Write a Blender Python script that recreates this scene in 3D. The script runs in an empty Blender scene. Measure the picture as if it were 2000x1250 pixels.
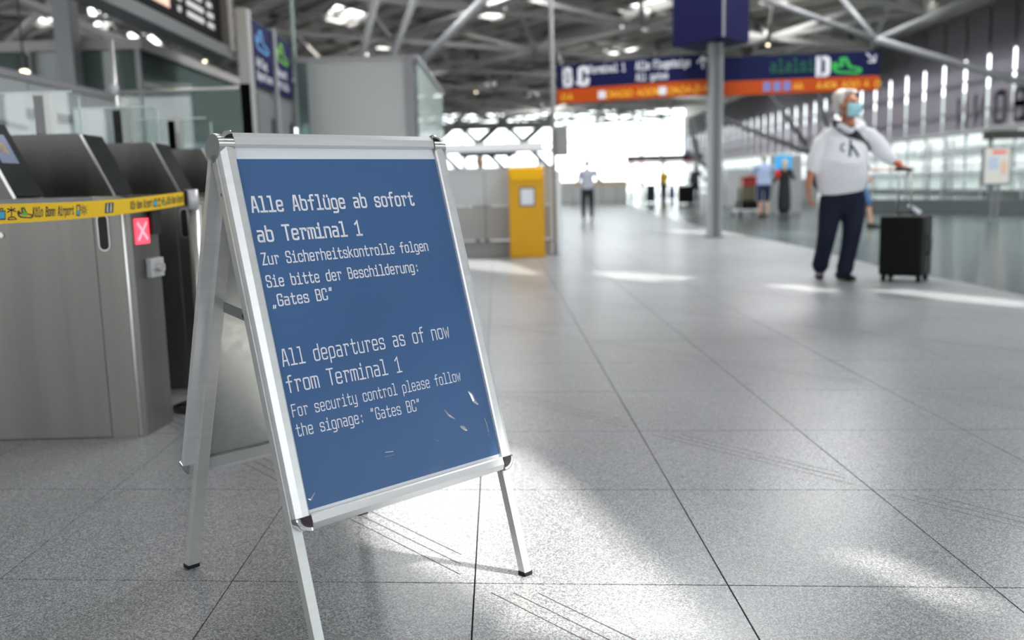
import bpy, bmesh, math, random
from math import sin, cos, pi, radians as R
from mathutils import Vector as V, Matrix
from mathutils.bvhtree import BVHTree
from mathutils.geometry import delaunay_2d_cdt
random.seed(7)
sc = bpy.context.scene
COL = sc.collection

# ------------------------------------------------------------------ camera
F = 1803.0
PITCH, ROLL = R(8.28), R(-1.5)
FWD = V((0, cos(PITCH), -sin(PITCH)))
_r0 = V((1, 0, 0)); _u0 = _r0.cross(FWD)
RT = _r0 * cos(ROLL) + _u0 * sin(ROLL)
UP = -_r0 * sin(ROLL) + _u0 * cos(ROLL)
CAM = V((0, 0, 1.0))
cd = bpy.data.cameras.new('camera'); cam = bpy.data.objects.new('camera', cd); COL.objects.link(cam)
cam.matrix_world = Matrix(((RT.x, UP.x, -FWD.x, 0), (RT.y, UP.y, -FWD.y, 0), (RT.z, UP.z, -FWD.z, 1.0), (0, 0, 0, 1)))
cd.sensor_width = 36; cd.lens = 36 * F / 2000; cd.clip_end = 1000; cd.clip_start = .05
cd.dof.use_dof = True; cd.dof.focus_distance = 2.22; cd.dof.aperture_fstop = 2.1; cd.dof.aperture_blades = 0
sc.camera = cam

# ------------------------------------------------------------------ light
W = bpy.data.worlds.new('world'); sc.world = W; W.use_nodes = True
bgn = W.node_tree.nodes['Background']
bgn.inputs[0].default_value = (.95, .975, 1.0, 1); bgn.inputs[1].default_value = 3.0
SUN_D = V((-.953, .30, -1.07)).normalized()          # direction the sunlight travels
sl = bpy.data.lights.new('sun', 'SUN'); sl.energy = 5.8; sl.angle = R(.6); sl.color = (1, .96, .88)
so = bpy.data.objects.new('sun', sl); COL.objects.link(so)
so.rotation_euler = SUN_D.to_track_quat('-Z', 'Y').to_euler(); so.location = (30, -10, 40)
CEIL_Z = 9.0
FILL_K = .95
FILL_LIGHTS = [(-3, 5, 50), (6.5, 8, 200), (3, 15, 500), (-6, 13, 120), (11, 16, 420), (-2, 24, 330), (9, 26, 330), (0, 38, 260), (12, 42, 260), (-16, 22, 240), (6, 56, 300), (14, 68, 300), (-8, 54, 300), (4, 80, 300)]  # area lights added for ambient fill, not fittings of the hall
for x, y, e in FILL_LIGHTS:
    al = bpy.data.lights.new('fill_light', 'AREA'); al.energy = e * FILL_K; al.shape = 'RECTANGLE'; al.size = 3.2; al.size_y = 3.2
    al.color = (.985, .99, 1.0)
    ao = bpy.data.objects.new('fill_light', al); COL.objects.link(ao); ao.location = (x, y, CEIL_Z - .25)
sc.view_settings.view_transform = 'Standard'; sc.view_settings.look = 'None'
sc.view_settings.gamma = 1; sc.view_settings.use_curve_mapping = False
sc.view_settings.exposure = 1.0
sc.cycles.use_denoising = True
sc.cycles.max_bounces = 8; sc.cycles.diffuse_bounces = 4; sc.cycles.glossy_bounces = 4; sc.cycles.transparent_max_bounces = 12
sc.cycles.sample_clamp_indirect = 6; sc.cycles.caustics_reflective = False; sc.cycles.caustics_refractive = False

# ------------------------------------------------------------------ places worked out from the picture
def ray(x, y): return FWD + RT * ((x - 1000) / F) - UP * ((y - 625) / F)
def fl(x, y, z=0.0):
    d = ray(x, y); return CAM + d * ((z - 1) / d.z)
def atY(x, y, Y):
    d = ray(x, y); return CAM + d * (Y / d.y)
def atX(x, y, X):
    d = ray(x, y); return CAM + d * (X / d.x)

# ------------------------------------------------------------------ materials
MATS = {}
def mat(name, col, rough=.5, metal=0, spec=.5, emit=None, estr=0, alpha=1, trans=0, noise=None, bump=None, coat=0, translucent=0):
    if name in MATS: return MATS[name]
    m = bpy.data.materials.new(name); m.use_nodes = True; nt = m.node_tree; b = nt.nodes['Principled BSDF']
    b.inputs['Base Color'].default_value = (*col, 1); b.inputs['Roughness'].default_value = rough
    b.inputs['Metallic'].default_value = metal; b.inputs['Specular IOR Level'].default_value = spec
    if emit: b.inputs['Emission Color'].default_value = (*emit, 1); b.inputs['Emission Strength'].default_value = estr
    b.inputs['Alpha'].default_value = alpha; b.inputs['Transmission Weight'].default_value = trans
    if coat: b.inputs['Coat Weight'].default_value = coat; b.inputs['Coat Roughness'].default_value = .06
    tc = nt.nodes.new('ShaderNodeTexCoord')
    if noise:
        sx, sy, sz, amt, rj = noise
        mp = nt.nodes.new('ShaderNodeMapping'); mp.inputs['Scale'].default_value = (sx, sy, sz)
        n = nt.nodes.new('ShaderNodeTexNoise'); n.inputs['Scale'].default_value = 1; n.inputs['Detail'].default_value = 4
        nt.links.new(tc.outputs['Object'], mp.inputs[0]); nt.links.new(mp.outputs[0], n.inputs[0])
        cr = nt.nodes.new('ShaderNodeMapRange'); cr.inputs[1].default_value = .3; cr.inputs[2].default_value = .7
        cr.inputs[3].default_value = 1 - amt; cr.inputs[4].default_value = 1 + amt
        nt.links.new(n.outputs[0], cr.inputs[0])
        mx = nt.nodes.new('ShaderNodeVectorMath'); mx.operation = 'SCALE'; mx.inputs[0].default_value = col
        nt.links.new(cr.outputs[0], mx.inputs['Scale']); nt.links.new(mx.outputs[0], b.inputs['Base Color'])
        if rj:
            c2 = nt.nodes.new('ShaderNodeMapRange'); c2.inputs[1].default_value = .3; c2.inputs[2].default_value = .7
            c2.inputs[3].default_value = max(.02, rough - rj); c2.inputs[4].default_value = rough + rj
            nt.links.new(n.outputs[0], c2.inputs[0]); nt.links.new(c2.outputs[0], b.inputs['Roughness'])
    if bump:
        bs, bd = bump
        n = nt.nodes.new('ShaderNodeTexNoise'); n.inputs['Scale'].default_value = bs; n.inputs['Detail'].default_value = 2
        nt.links.new(tc.outputs['Object'], n.inputs[0])
        bp = nt.nodes.new('ShaderNodeBump'); bp.inputs['Distance'].default_value = bd; bp.inputs['Strength'].default_value = 1
        nt.links.new(n.outputs[0], bp.inputs['Height'])
        nt.links.new(bp.outputs[0], b.inputs['Coat Normal' if coat else 'Normal'])
    if translucent:
        out = nt.nodes['Material Output']; tr = nt.nodes.new('ShaderNodeBsdfTranslucent'); tr.inputs[0].default_value = (*col, 1)
        ms = nt.nodes.new('ShaderNodeMixShader'); ms.inputs[0].default_value = translucent
        nt.links.new(b.outputs[0], ms.inputs[1]); nt.links.new(tr.outputs[0], ms.inputs[2]); nt.links.new(ms.outputs[0], out.inputs[0])
    MATS[name] = m; return m
def glassmat(name, tint, opacity, rough=.02, refl=.08):
    if name in MATS: return MATS[name]
    m = bpy.data.materials.new(name); m.use_nodes = True; nt = m.node_tree; nt.nodes.remove(nt.nodes['Principled BSDF'])
    out = nt.nodes['Material Output']; t = nt.nodes.new('ShaderNodeBsdfTransparent'); t.inputs[0].default_value = (*tint, 1)
    d = nt.nodes.new('ShaderNodeBsdfDiffuse'); d.inputs[0].default_value = (*[c * .8 for c in tint], 1)
    g = nt.nodes.new('ShaderNodeBsdfGlossy'); g.inputs['Roughness'].default_value = rough
    m1 = nt.nodes.new('ShaderNodeMixShader'); m1.inputs[0].default_value = opacity
    m2 = nt.nodes.new('ShaderNodeMixShader'); m2.inputs[0].default_value = refl
    nt.links.new(t.outputs[0], m1.inputs[1]); nt.links.new(d.outputs[0], m1.inputs[2])
    nt.links.new(m1.outputs[0], m2.inputs[1]); nt.links.new(g.outputs[0], m2.inputs[2]); nt.links.new(m2.outputs[0], out.inputs[0])
    MATS[name] = m; return m
def terrazzo(name, base, dark, light, rough, scale=330):
    m = bpy.data.materials.new(name); m.use_nodes = True; nt = m.node_tree; b = nt.nodes['Principled BSDF']; L = nt.links.new
    geo = nt.nodes.new('ShaderNodeNewGeometry')
    v = nt.nodes.new('ShaderNodeTexVoronoi'); v.inputs['Scale'].default_value = scale; L(geo.outputs['Position'], v.inputs['Vector'])
    r = nt.nodes.new('ShaderNodeValToRGB'); r.color_ramp.elements[0].color = (*dark, 1); r.color_ramp.elements[1].color = (*light, 1)
    r.color_ramp.elements[0].position = .12; r.color_ramp.elements[1].position = .93
    e = r.color_ramp.elements.new(.5); e.color = (*base, 1)
    sp = nt.nodes.new('ShaderNodeSeparateColor'); L(v.outputs['Color'], sp.inputs[0]); L(sp.outputs[0], r.inputs[0])
    n = nt.nodes.new('ShaderNodeTexNoise'); n.inputs['Scale'].default_value = 1.3; n.inputs['Detail'].default_value = 5; L(geo.outputs['Position'], n.inputs[0])
    mr = nt.nodes.new('ShaderNodeMapRange'); mr.inputs[1].default_value = .3; mr.inputs[2].default_value = .7; mr.inputs[3].default_value = .88; mr.inputs[4].default_value = 1.08
    L(n.outputs[0], mr.inputs[0]); mx = nt.nodes.new('ShaderNodeVectorMath'); mx.operation = 'SCALE'
    L(r.outputs[0], mx.inputs[0]); L(mr.outputs[0], mx.inputs['Scale']); L(mx.outputs[0], b.inputs['Base Color'])
    b.inputs['Roughness'].default_value = rough
    MATS[name] = m; return m

M_TILE = terrazzo('granite_tile', (.212, .222, .234), (.10, .106, .113), (.44, .455, .47), .28)
M_GREEN = terrazzo('green_stone', (.028, .052, .048), (.014, .028, .026), (.06, .09, .085), .2)
M_JOINT = mat('joint', (.035, .03, .03), .8)
M_GROOVE = mat('groove_line', (.075, .05, .045), .6)
M_ALU = mat('anodised_aluminium', (.72, .73, .74), .38, .55, noise=(3, 3, 60, .04, .04))
M_ALU_D = mat('leg_aluminium', (.60, .61, .60), .42, .6, noise=(3, 3, 60, .05, .04))
M_CHROME = mat('chrome', (.75, .75, .76), .08, 1)
M_MATT = mat('matt_black', (.004, .004, .004), .95, 0, 0)
M_BLACK = mat('black_plastic', (.008, .008, .009), .5, 0, .3)
M_WHITE = mat('white_sheet', (.78, .80, .86), .5)
M_POSTER = mat('blue_print', (.040, .118, .285), .42, 0, .4, noise=(3, 1, 2, .07, 0), coat=.55, bump=(7, .004))
M_LETTER = mat('white_print', (.80, .81, .87), .5)
M_BACKPANEL = mat('zinc_panel', (.50, .52, .50), .34, .75, noise=(40, 40, 40, .05, .05))
M_STAY = mat('steel_stay', (.32, .32, .32), .4, .8)
M_STEEL = mat('brushed_steel', (.175, .168, .157), .36, .85, noise=(7, 7, .5, .16, .07))
M_STEEL_D = mat('dark_brushed_steel', (.115, .112, .106), .42, .85, noise=(9, 9, 1.2, .14, .07))
M_STEEL_L = mat('light_steel', (.62, .62, .60), .3, .9)
M_SCREEN = mat('dark_glass', (.015, .017, .02), .12)
M_TAPE = mat('yellow_tape', (.86, .55, .01), .55, 0, .3)
M_INK = mat('black_ink', (.03, .03, .03), .5)
M_CYAN = mat('cyan_ink', (.05, .38, .60), .5)
M_GRNINK = mat('green_ink', (.12, .42, .06), .5)
M_RED_LED = mat('red_led', (.5, .02, .04), .4, emit=(1, .05, .08), estr=1.2)
M_GREY = mat('grey_paint', (.30, .30, .31), .5)
M_GREY_D = mat('dark_grey_paint', (.14, .145, .15), .5)
M_COLUMN = mat('column_paint', (.26, .265, .275), .4)
M_ROOF = mat('roof_sheet', (.56, .54, .50), .7)
M_BEAM = mat('truss_paint', (.36, .35, .335), .5)
M_NODE = mat('dark_node', (.05, .05, .05), .5)
M_COUNTER = mat('pale_counter', (.58, .60, .62), .4)
M_COUNTER2 = mat('warm_grey_panel', (.42, .41, .40), .4)
M_WALLW = mat('white_panel', (.36, .385, .385), .5)
M_TEAL = glassmat('teal_glass', (.30, .39, .375), .40, .05, .03)
M_FROST = glassmat('frosted_glass', (.53, .56, .545), .8, .25, .06)
M_CLEAR = glassmat('clear_glass', (.93, .965, .955), .02, .01, .035)
M_EDGE = mat('glass_edge', (.50, .58, .56), .3)
M_YELLOW = mat('post_yellow', (.70, .36, .003), .4, 0, .3)
M_YELLOW2 = mat('post_yellow_flap', (.78, .43, .005), .35, 0, .3)
M_NAVY = mat('navy_sign', (.005, .008, .052), .6, 0, .15)
M_ORANGE = mat('orange_sign', (.46, .065, .005), .6, 0, .2)
M_SIGNW = mat('sign_white', (.72, .73, .78), .5)
M_SIGNY = mat('sign_yellow', (.85, .40, .02), .5)
M_SIGNG = mat('sign_green', (.02, .42, .06), .5)
M_SIGNB = mat('sign_pale_blue', (.10, .30, .62), .5)
M_BLIND = mat('blind_fabric', (.34, .32, .355), .9, translucent=.6)
M_FRAMEW = mat('white_frame', (.55, .55, .57), .5)
M_MULL = mat('window_mullion', (.22, .24, .25), .5)
M_SKIN = mat('skin_tanned', (.42, .17, .10), .5)
M_SKIN2 = mat('skin_light', (.55, .30, .21), .5)
M_HOODIE = mat('white_sweatshirt', (.78, .79, .84), .85)
M_JEANS = mat('dark_denim', (.012, .015, .032), .9, 0, .2)
M_HAIRG = mat('grey_hair', (.62, .60, .56), .8)
M_MASK = mat('pale_blue_mask', (.40, .70, .78), .7)
M_TEALINK = mat('dark_teal_ink', (.01, .05, .065), .7)
M_CASE = mat('black_suitcase', (.004, .004, .005), .6, 0, .18)
M_GROUND = mat('apron_concrete', (.45, .45, .44), .8)

# ------------------------------------------------------------------ mesh helpers
class MB:
    def __init__(s): s.v = []; s.f = []
    def add(s, vs, fs):
        o = len(s.v); s.v += [V(p) for p in vs]; s.f += [tuple(i + o for i in f) for f in fs]; return s
    def hexa(s, p):      # 8 points: bottom ring 0-3, top ring 4-7
        return s.add(p, [(3, 2, 1, 0), (4, 5, 6, 7), (0, 1, 5, 4), (1, 2, 6, 5), (2, 3, 7, 6), (3, 0, 4, 7)])
    def box(s, x0, x1, y0, y1, z0, z1, fr=None):
        p = [(x0, y0, z0), (x1, y0, z0), (x1, y1, z0), (x0, y1, z0), (x0, y0, z1), (x1, y0, z1), (x1, y1, z1), (x0, y1, z1)]
        if fr: p = [fr @ V(q) for q in p]
        return s.hexa(p)
    def bar(s, a, b, w, h=None, ref=V((0, 0, 1))):
        a = V(a); b = V(b); h = h or w; t = (b - a).normalized()
        if abs(t.dot(ref)) > .98: ref = V((1, 0, 0))
        u = t.cross(ref).normalized() * w / 2; n = u.cross(t).normalized() * h / 2
        return s.hexa([a - u - n, a + u - n, a + u + n, a - u + n, b - u - n, b + u - n, b + u + n, b - u + n])
    def prism(s, poly, ext):
        poly = [V(p) for p in poly]; ext = V(ext); n = len(poly); o = len(s.v)
        s.v += poly + [p + ext for p in poly]
        s.f.append(tuple(range(o + n - 1, o - 1, -1))); s.f.append(tuple(range(o + n, o + 2 * n)))
        for i in range(n):
            j = (i + 1) % n; s.f.append((o + i, o + j, o + n + j, o + n + i))
        return s
    def tube(s, pts, rad, n=10, side=None, caps=True):
        pts = [V(p) for p in pts]; m = len(pts)
        if not isinstance(rad, (list, tuple)): rad = [rad] * m
        rad = [(r, r) if not isinstance(r, (list, tuple)) else r for r in rad]
        o = len(s.v); rings = []
        ref = V(side) if side is not None else None
        for i, p in enumerate(pts):
            t = (pts[min(i + 1, m - 1)] - pts[max(i - 1, 0)]).normalized()
            if ref is None:
                ref0 = V((0, 0, 1)) if abs(t.z) < .9 else V((1, 0, 0)); ref = t.cross(ref0).normalized()
            u = (ref - t * ref.dot(t)).normalized()
            w = t.cross(u); rings.append((p, t, u, w, rad[i]))
            if side is None: ref = u
        full = []
        if caps:
            p, t, u, w, r = rings[0]; k = min(r)
            for a in (R(75), R(40)): full.append((p - t * k * sin(a), u, w, (r[0] * cos(a), r[1] * cos(a))))
        full += [(p, u, w, r) for p, t, u, w, r in rings]
        if caps:
            p, t, u, w, r = rings[-1]; k = min(r)
            for a in (R(40), R(75)): full.append((p + t * k * sin(a), u, w, (r[0] * cos(a), r[1] * cos(a))))
        for p, u, w, r in full:
            for j in range(n):
                a = 2 * pi * j / n; s.v.append(p + u * (r[0] * cos(a)) + w * (r[1] * sin(a)))
        q = len(full)
        for i in range(q - 1):
            for j in range(n):
                k = (j + 1) % n; s.f.append((o + i * n + j, o + i * n + k, o + (i + 1) * n + k, o + (i + 1) * n + j))
        s.f.append(tuple(o + j for j in range(n - 1, -1, -1))); s.f.append(tuple(o + (q - 1) * n + j for j in range(n)))
        return s
    def cyl(s, a, b, r, n=16, r2=None):
        a = V(a); b = V(b); t = (b - a).normalized(); ref = V((0, 0, 1)) if abs(t.z) < .9 else V((1, 0, 0))
        u = t.cross(ref).normalized(); w = t.cross(u); r2 = r if r2 is None else r2; o = len(s.v)
        for p, q in ((a, r), (b, r2)):
            for j in range(n): s.v.append(p + (u * cos(2 * pi * j / n) + w * sin(2 * pi * j / n)) * q)
        s.f.append(tuple(o + j for j in range(n - 1, -1, -1))); s.f.append(tuple(o + n + j for j in range(n)))
        for j in range(n):
            k = (j + 1) % n; s.f.append((o + j, o + k, o + n + k, o + n + j))
        return s
    def ell(s, c, r, rot=None, n=16, m=10):
        c = V(c); rot = rot or Matrix.Identity(3); o = len(s.v)
        for i in range(1, m):
            a = pi * i / m
            for j in range(n):
                b = 2 * pi * j / n; s.v.append(c + rot @ V((r[0] * sin(a) * cos(b), r[1] * sin(a) * sin(b), r[2] * cos(a))))
        s.v.append(c + rot @ V((0, 0, r[2]))); s.v.append(c + rot @ V((0, 0, -r[2]))); T = len(s.v) - 2
        for i in range(m - 2):
            for j in range(n):
                k = (j + 1) % n; s.f.append((o + i * n + j, o + (i + 1) * n + j, o + (i + 1) * n + k, o + i * n + k))
        for j in range(n):
            k = (j + 1) % n; s.f.append((T, o + j, o + k)); s.f.append((T + 1, o + (m - 2) * n + k, o + (m - 2) * n + j))
        return s
    def quad(s, a, b, c, d): return s.add([a, b, c, d], [(0, 1, 2, 3)])

def wloc(o):
    p = V((0, 0, 0))
    while o: p += o.location; o = o.parent
    return p
def link(name, me, m, parent=None, smooth=False):
    o = bpy.data.objects.new(name, me); COL.objects.link(o)
    if m and not me.materials: me.materials.append(m)
    if parent: o.parent = parent
    if smooth: me.polygons.foreach_set('use_smooth', [True] * len(me.polygons))
    return o
def fixn(me):
    bm = bmesh.new(); bm.from_mesh(me); bmesh.ops.recalc_face_normals(bm, faces=bm.faces); bm.to_mesh(me); bm.free()
def build(name, mb, m, parent=None, smooth=False, bevel=0, fix=True):
    off = wloc(parent) if parent else V((0, 0, 0))
    me = bpy.data.meshes.new(name); me.from_pydata([tuple(p - off) for p in mb.v], [], mb.f)
    if bevel:
        bm = bmesh.new(); bm.from_mesh(me); bmesh.ops.recalc_face_normals(bm, faces=bm.faces)
        es = [e for e in bm.edges if len(e.link_faces) == 2 and e.calc_face_angle(0) > .6]
        bmesh.ops.bevel(bm, geom=es, offset=bevel, segments=2, affect='EDGES', profile=.6); bm.to_mesh(me); bm.free()
    elif fix: fixn(me)
    return link(name, me, m, parent, smooth)
def fuse(mb, voxel, iters=6):
    me = bpy.data.meshes.new('tmp'); me.from_pydata([tuple(p) for p in mb.v], [], mb.f); fixn(me)
    o = bpy.data.objects.new('tmp', me); COL.objects.link(o)
    r = o.modifiers.new('r', 'REMESH'); r.mode = 'VOXEL'; r.voxel_size = voxel; r.use_smooth_shade = True
    s = o.modifiers.new('s', 'SMOOTH'); s.iterations = iters; s.factor = .5
    dg = bpy.context.evaluated_depsgraph_get(); dg.update()
    res = bpy.data.meshes.new_from_object(o.evaluated_get(dg))
    bpy.data.objects.remove(o); bpy.data.meshes.remove(me); return res
def fused(name, mb, m, parent, voxel, iters=6):
    off = wloc(parent); me = fuse(mb, voxel, iters); me.transform(Matrix.Translation(-off)); me.materials.clear()
    return link(name, me, m, parent, True)
def thing(name, label, cat, loc=(0, 0, 0), group=None):
    o = bpy.data.objects.new(name, None); COL.objects.link(o); o.location = loc; o.empty_display_size = .1
    o['label'] = label; o['category'] = cat
    if group: o['group'] = group
    return o
def tag(o, label, cat, group=None):
    o['label'] = label; o['category'] = cat
    if group: o['group'] = group
    return o
def struct(o): o['kind'] = 'structure'; return o
def sroot(name, loc=(0, 0, 0)):
    o = bpy.data.objects.new(name, None); COL.objects.link(o); o.location = loc; o['kind'] = 'structure'; return o

# ------------------------------------------------------------------ stroke lettering
X = .7
def q(*a): return a
GL = {
 'A': (.42, [([(0, 0), (.15, 1), (.27, 1), (.42, 0)], 0), ([(.05, .3), (.37, .3)], 0)]),
 'B': (.42, [([(0, 0), (0, 1)], 0), ([(0, 1), (.38, 1), (.38, .54), (.04, .54)], .14), ([(.04, .54), (.42, .54), (.42, 0), (0, 0)], .14)]),
 'C': (.42, [([(.42, .72), (.42, 1), (0, 1), (0, 0), (.42, 0), (.42, .28)], .16)]),
 'D': (.42, [([(.1, 0), (.42, 0), (.42, 1), (.1, 1)], .18), ([(.1, 1), (0, 1), (0, 0), (.1, 0)], 0)]),
 'F': (.40, [([(.40, 1), (0, 1), (0, 0)], 0), ([(0, .52), (.34, .52)], 0)]),
 'G': (.42, [([(.42, .75), (.42, 1), (0, 1), (0, 0), (.42, 0), (.42, .47), (.22, .47)], .16)]),
 'K': (.42, [([(0, 0), (0, 1)], 0), ([(.4, 1), (0, .38)], 0), ([(.12, .56), (.42, 0)], 0)]),
 'N': (.42, [([(0, 0), (0, 1), (.42, 0), (.42, 1)], 0)]),
 'O': (.42, [([(.2, 1), (0, 1), (0, 0), (.42, 0), (.42, 1), (.19, 1)], .16)]),
 'P': (.40, [([(0, 0), (0, 1), (.4, 1), (.4, .45), (0, .45)], .14)]),
 'S': (.42, [([(.42, .76), (.42, 1), (0, 1), (0, .53), (.42, .49), (.42, 0), (0, 0), (0, .24)], .16)]),
 'T': (.44, [([(0, 1), (.46, 1)], 0), ([(.23, 1), (.23, 0)], 0)]),
 'Z': (.42, [([(0, 1), (.42, 1), (0, 0), (.42, 0)], 0)]),
 'a': (.40, [([(.03, X), (.38, X), (.38, 0)], .15), ([(.38, .41), (0, .41), (0, 0), (.38, .02)], .13)]),
 'b': (.40, [([(0, 1), (0, 0), (.4, 0), (.4, X), (0, X)], .14)]),
 'c': (.40, [([(.4, .5), (.4, X), (0, X), (0, 0), (.4, 0), (.4, .2)], .15)]),
 'd': (.40, [([(.4, 1), (.4, 0), (0, 0), (0, X), (.4, X)], .14)]),
 'e': (.40, [([(0, .36), (.4, .36)], 0), ([(.4, .36), (.4, X), (0, X), (0, 0), (.38, 0), (.38, .12)], .15)]),
 'f': (.40, [([(.4, 1), (.18, 1), (.18, 0)], .14), ([(0, .64), (.38, .64)], 0)]),
 'g': (.40, [([(.4, 0), (0, 0), (0, X), (.4, X), (.4, -.27), (.04, -.27)], .14)]),
 'h': (.40, [([(0, 0), (0, 1)], 0), ([(0, .6), (0, X), (.4, X), (.4, 0)], .14)]),
 'i': (.42, [([(.05, X), (.22, X), (.22, 0)], 0), ([(0, 0), (.44, 0)], 0), ([(.22, .87), (.22, 1.0)], 0)]),
 'k': (.42, [([(0, 0), (0, 1)], 0), ([(.36, X), (0, .28)], 0), ([(.13, .42), (.40, 0)], 0)]),
 'l': (.42, [([(.04, 1), (.22, 1), (.22, 0)], 0), ([(0, 0), (.44, 0)], 0)]),
 'm': (.50, [([(0, 0), (0, X)], 0), ([(0, .6), (0, X), (.5, X), (.5, 0)], .12), ([(.25, X), (.25, 0)], 0)]),
 'n': (.40, [([(0, 0), (0, X)], 0), ([(0, .6), (0, X), (.4, X), (.4, 0)], .14)]),
 'o': (.40, [([(.2, X), (0, X), (0, 0), (.4, 0), (.4, X), (.19, X)], .15)]),
 'p': (.40, [([(0, -.27), (0, X), (.4, X), (.4, 0), (0, 0)], .14)]),
 'r': (.38, [([(0, X), (.10, X), (.10, 0)], 0), ([(.10, .55), (.13, X), (.38, X), (.38, .58)], .1)]),
 's': (.40, [([(.38, .54), (.38, X), (0, X), (0, .38), (.4, .33), (.4, 0), (0, 0), (0, .16)], .12)]),
 't': (.40, [([(.15, .95), (.15, 0), (.4, 0), (.4, .12)], .12), ([(0, X - .03), (.38, X - .03)], 0)]),
 'u': (.40, [([(0, X), (0, 0), (.4, 0)], .14), ([(.4, X), (.4, 0)], 0)]),
 'v': (.40, [([(0, X), (.2, 0), (.4, X)], 0)]),
 'w': (.46, [([(0, X), (.10, 0), (.23, .52), (.36, 0), (.46, X)], 0)]),
 'y': (.40, [([(0, X), (0, 0), (.4, 0)], .14), ([(.4, X), (.4, -.27), (.04, -.27)], .14)]),
 '1': (.42, [([(.02, .8), (.23, 1), (.23, 0)], 0), ([(.03, 0), (.43, 0)], 0)]),
 ':': (.3, [([(.15, .03), (.15, .15)], 0), ([(.15, .5), (.15, .62)], 0)]),
 '.': (.1, [([(.05, -.02), (.05, .1)], 0)]),
 '\u201e': (.3, [([(.08, .08), (.02, -.15)], 0), ([(.25, .08), (.19, -.15)], 0)]),
 '\u201c': (.3, [([(.08, .78), (.12, 1.02)], 0), ([(.24, .78), (.28, 1.02)], 0)]),
 '\u201d': (.3, [([(.04, .78), (.09, 1.02)], 0), ([(.20, .78), (.25, 1.02)], 0)]),
}
_um = [([(.08, .87), (.08, .95)], 0), ([(.32, .87), (.32, .95)], 0)]
GL['\u00fc'] = (.40, GL['u'][1] + _um); GL['\u00f6'] = (.40, GL['o'][1] + _um)
def fillet(pts, r):
    if r <= 0: return [V((*p, 0)) for p in pts]
    P = [V((*p, 0)) for p in pts]; out = [P[0]]
    for i in range(1, len(P) - 1):
        a, b, c = P[i - 1], P[i], P[i + 1]; d1 = (a - b); d2 = (c - b); k = min(r, d1.length * .5, d2.length * .5)
        s, e = b + d1.normalized() * k, b + d2.normalized() * k
        for j in range(6):
            t = j / 5; out.append(s * (1 - t) ** 2 + b * 2 * t * (1 - t) + e * t ** 2)
    out.append(P[-1]); return out
def ribbon(pts, w, ext=True):
    pts = [p for i, p in enumerate(pts) if i == 0 or (p - pts[i - 1]).length > 1e-5]; n = len(pts)
    if ext:
        pts = list(pts); pts[0] = pts[0] - (pts[1] - pts[0]).normalized() * w * .45; pts[-1] = pts[-1] + (pts[-1] - pts[-2]).normalized() * w * .45
    L, Rr = [], []
    for i in range(n):
        t1 = (pts[i] - pts[max(i - 1, 0)]); t2 = (pts[min(i + 1, n - 1)] - pts[i])
        t1 = (t1 if t1.length > 1e-9 else t2).normalized(); t2 = (t2 if t2.length > 1e-9 else t1).normalized()
        t = (t1 + t2); t = t.normalized() if t.length > 1e-6 else t1
        nrm = V((-t.y, t.x, 0)); k = w / 2 / max(.45, nrm.dot(V((-t1.y, t1.x, 0))))
        L.append(pts[i] + nrm * k); Rr.append(pts[i] - nrm * k)
    return L, Rr
def text_mb(s, fn, weight=.13, adv=.62, mb=None, width=None):
    """fn maps glyph-space (x in em of cap height, y) to a world point; width: total x extent fitted by the caller"""
    mb = mb or MB(); x = 0
    for ch in s:
        if ch == ' ': x += adv; continue
        w, strokes = GL[ch]; ox = x + (adv - w) / 2 - (adv - .42) / 2
        for pts, r in strokes:
            L, Rr = ribbon(fillet(pts, r), weight)
            for i in range(len(L) - 1):
                mb.add([fn(p.x + ox, p.y) for p in (Rr[i], Rr[i + 1], L[i + 1], L[i])], [(0, 1, 2, 3)])
        x += adv
    return mb
def text_w(s, adv=.62): return adv * (len(s) - 1) + .42
def line_text(s, p0, p1, upv, h, weight=.13, mb=None, slant=0):
    """text from world point p0 to p1 (baseline), cap height h along upv"""
    d = (p1 - p0); tw = text_w(s)
    return text_mb(s, lambda x, y: p0 + d * ((x + slant * y) / tw) + upv * (h * y), weight, mb=mb)
def stroke_icon(pts, fn, w, mb, closed=True, r=0):
    P = fillet(list(pts) + ([pts[0]] if closed else []), r); L, Rr = ribbon(P, w, not closed)
    for i in range(len(L) - 1): mb.add([fn(p.x, p.y) for p in (Rr[i], Rr[i + 1], L[i + 1], L[i])], [(0, 1, 2, 3)])
PLANE = [(0, .35), (.12, .30), (.22, .42), (.42, .42), (.30, .88), (.44, .92), (.66, .50), (.95, .62), (1.0, .74), (.9, .82), (.6, .72)]
PLANE = [(0, .62), (.06, .28), (.2, .16), (.85, .08), (1.0, .16), (.98, .30), (.62, .42), (.44, .92), (.30, .90), (.32, .50), (.14, .48), (.08, .66)]

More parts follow.
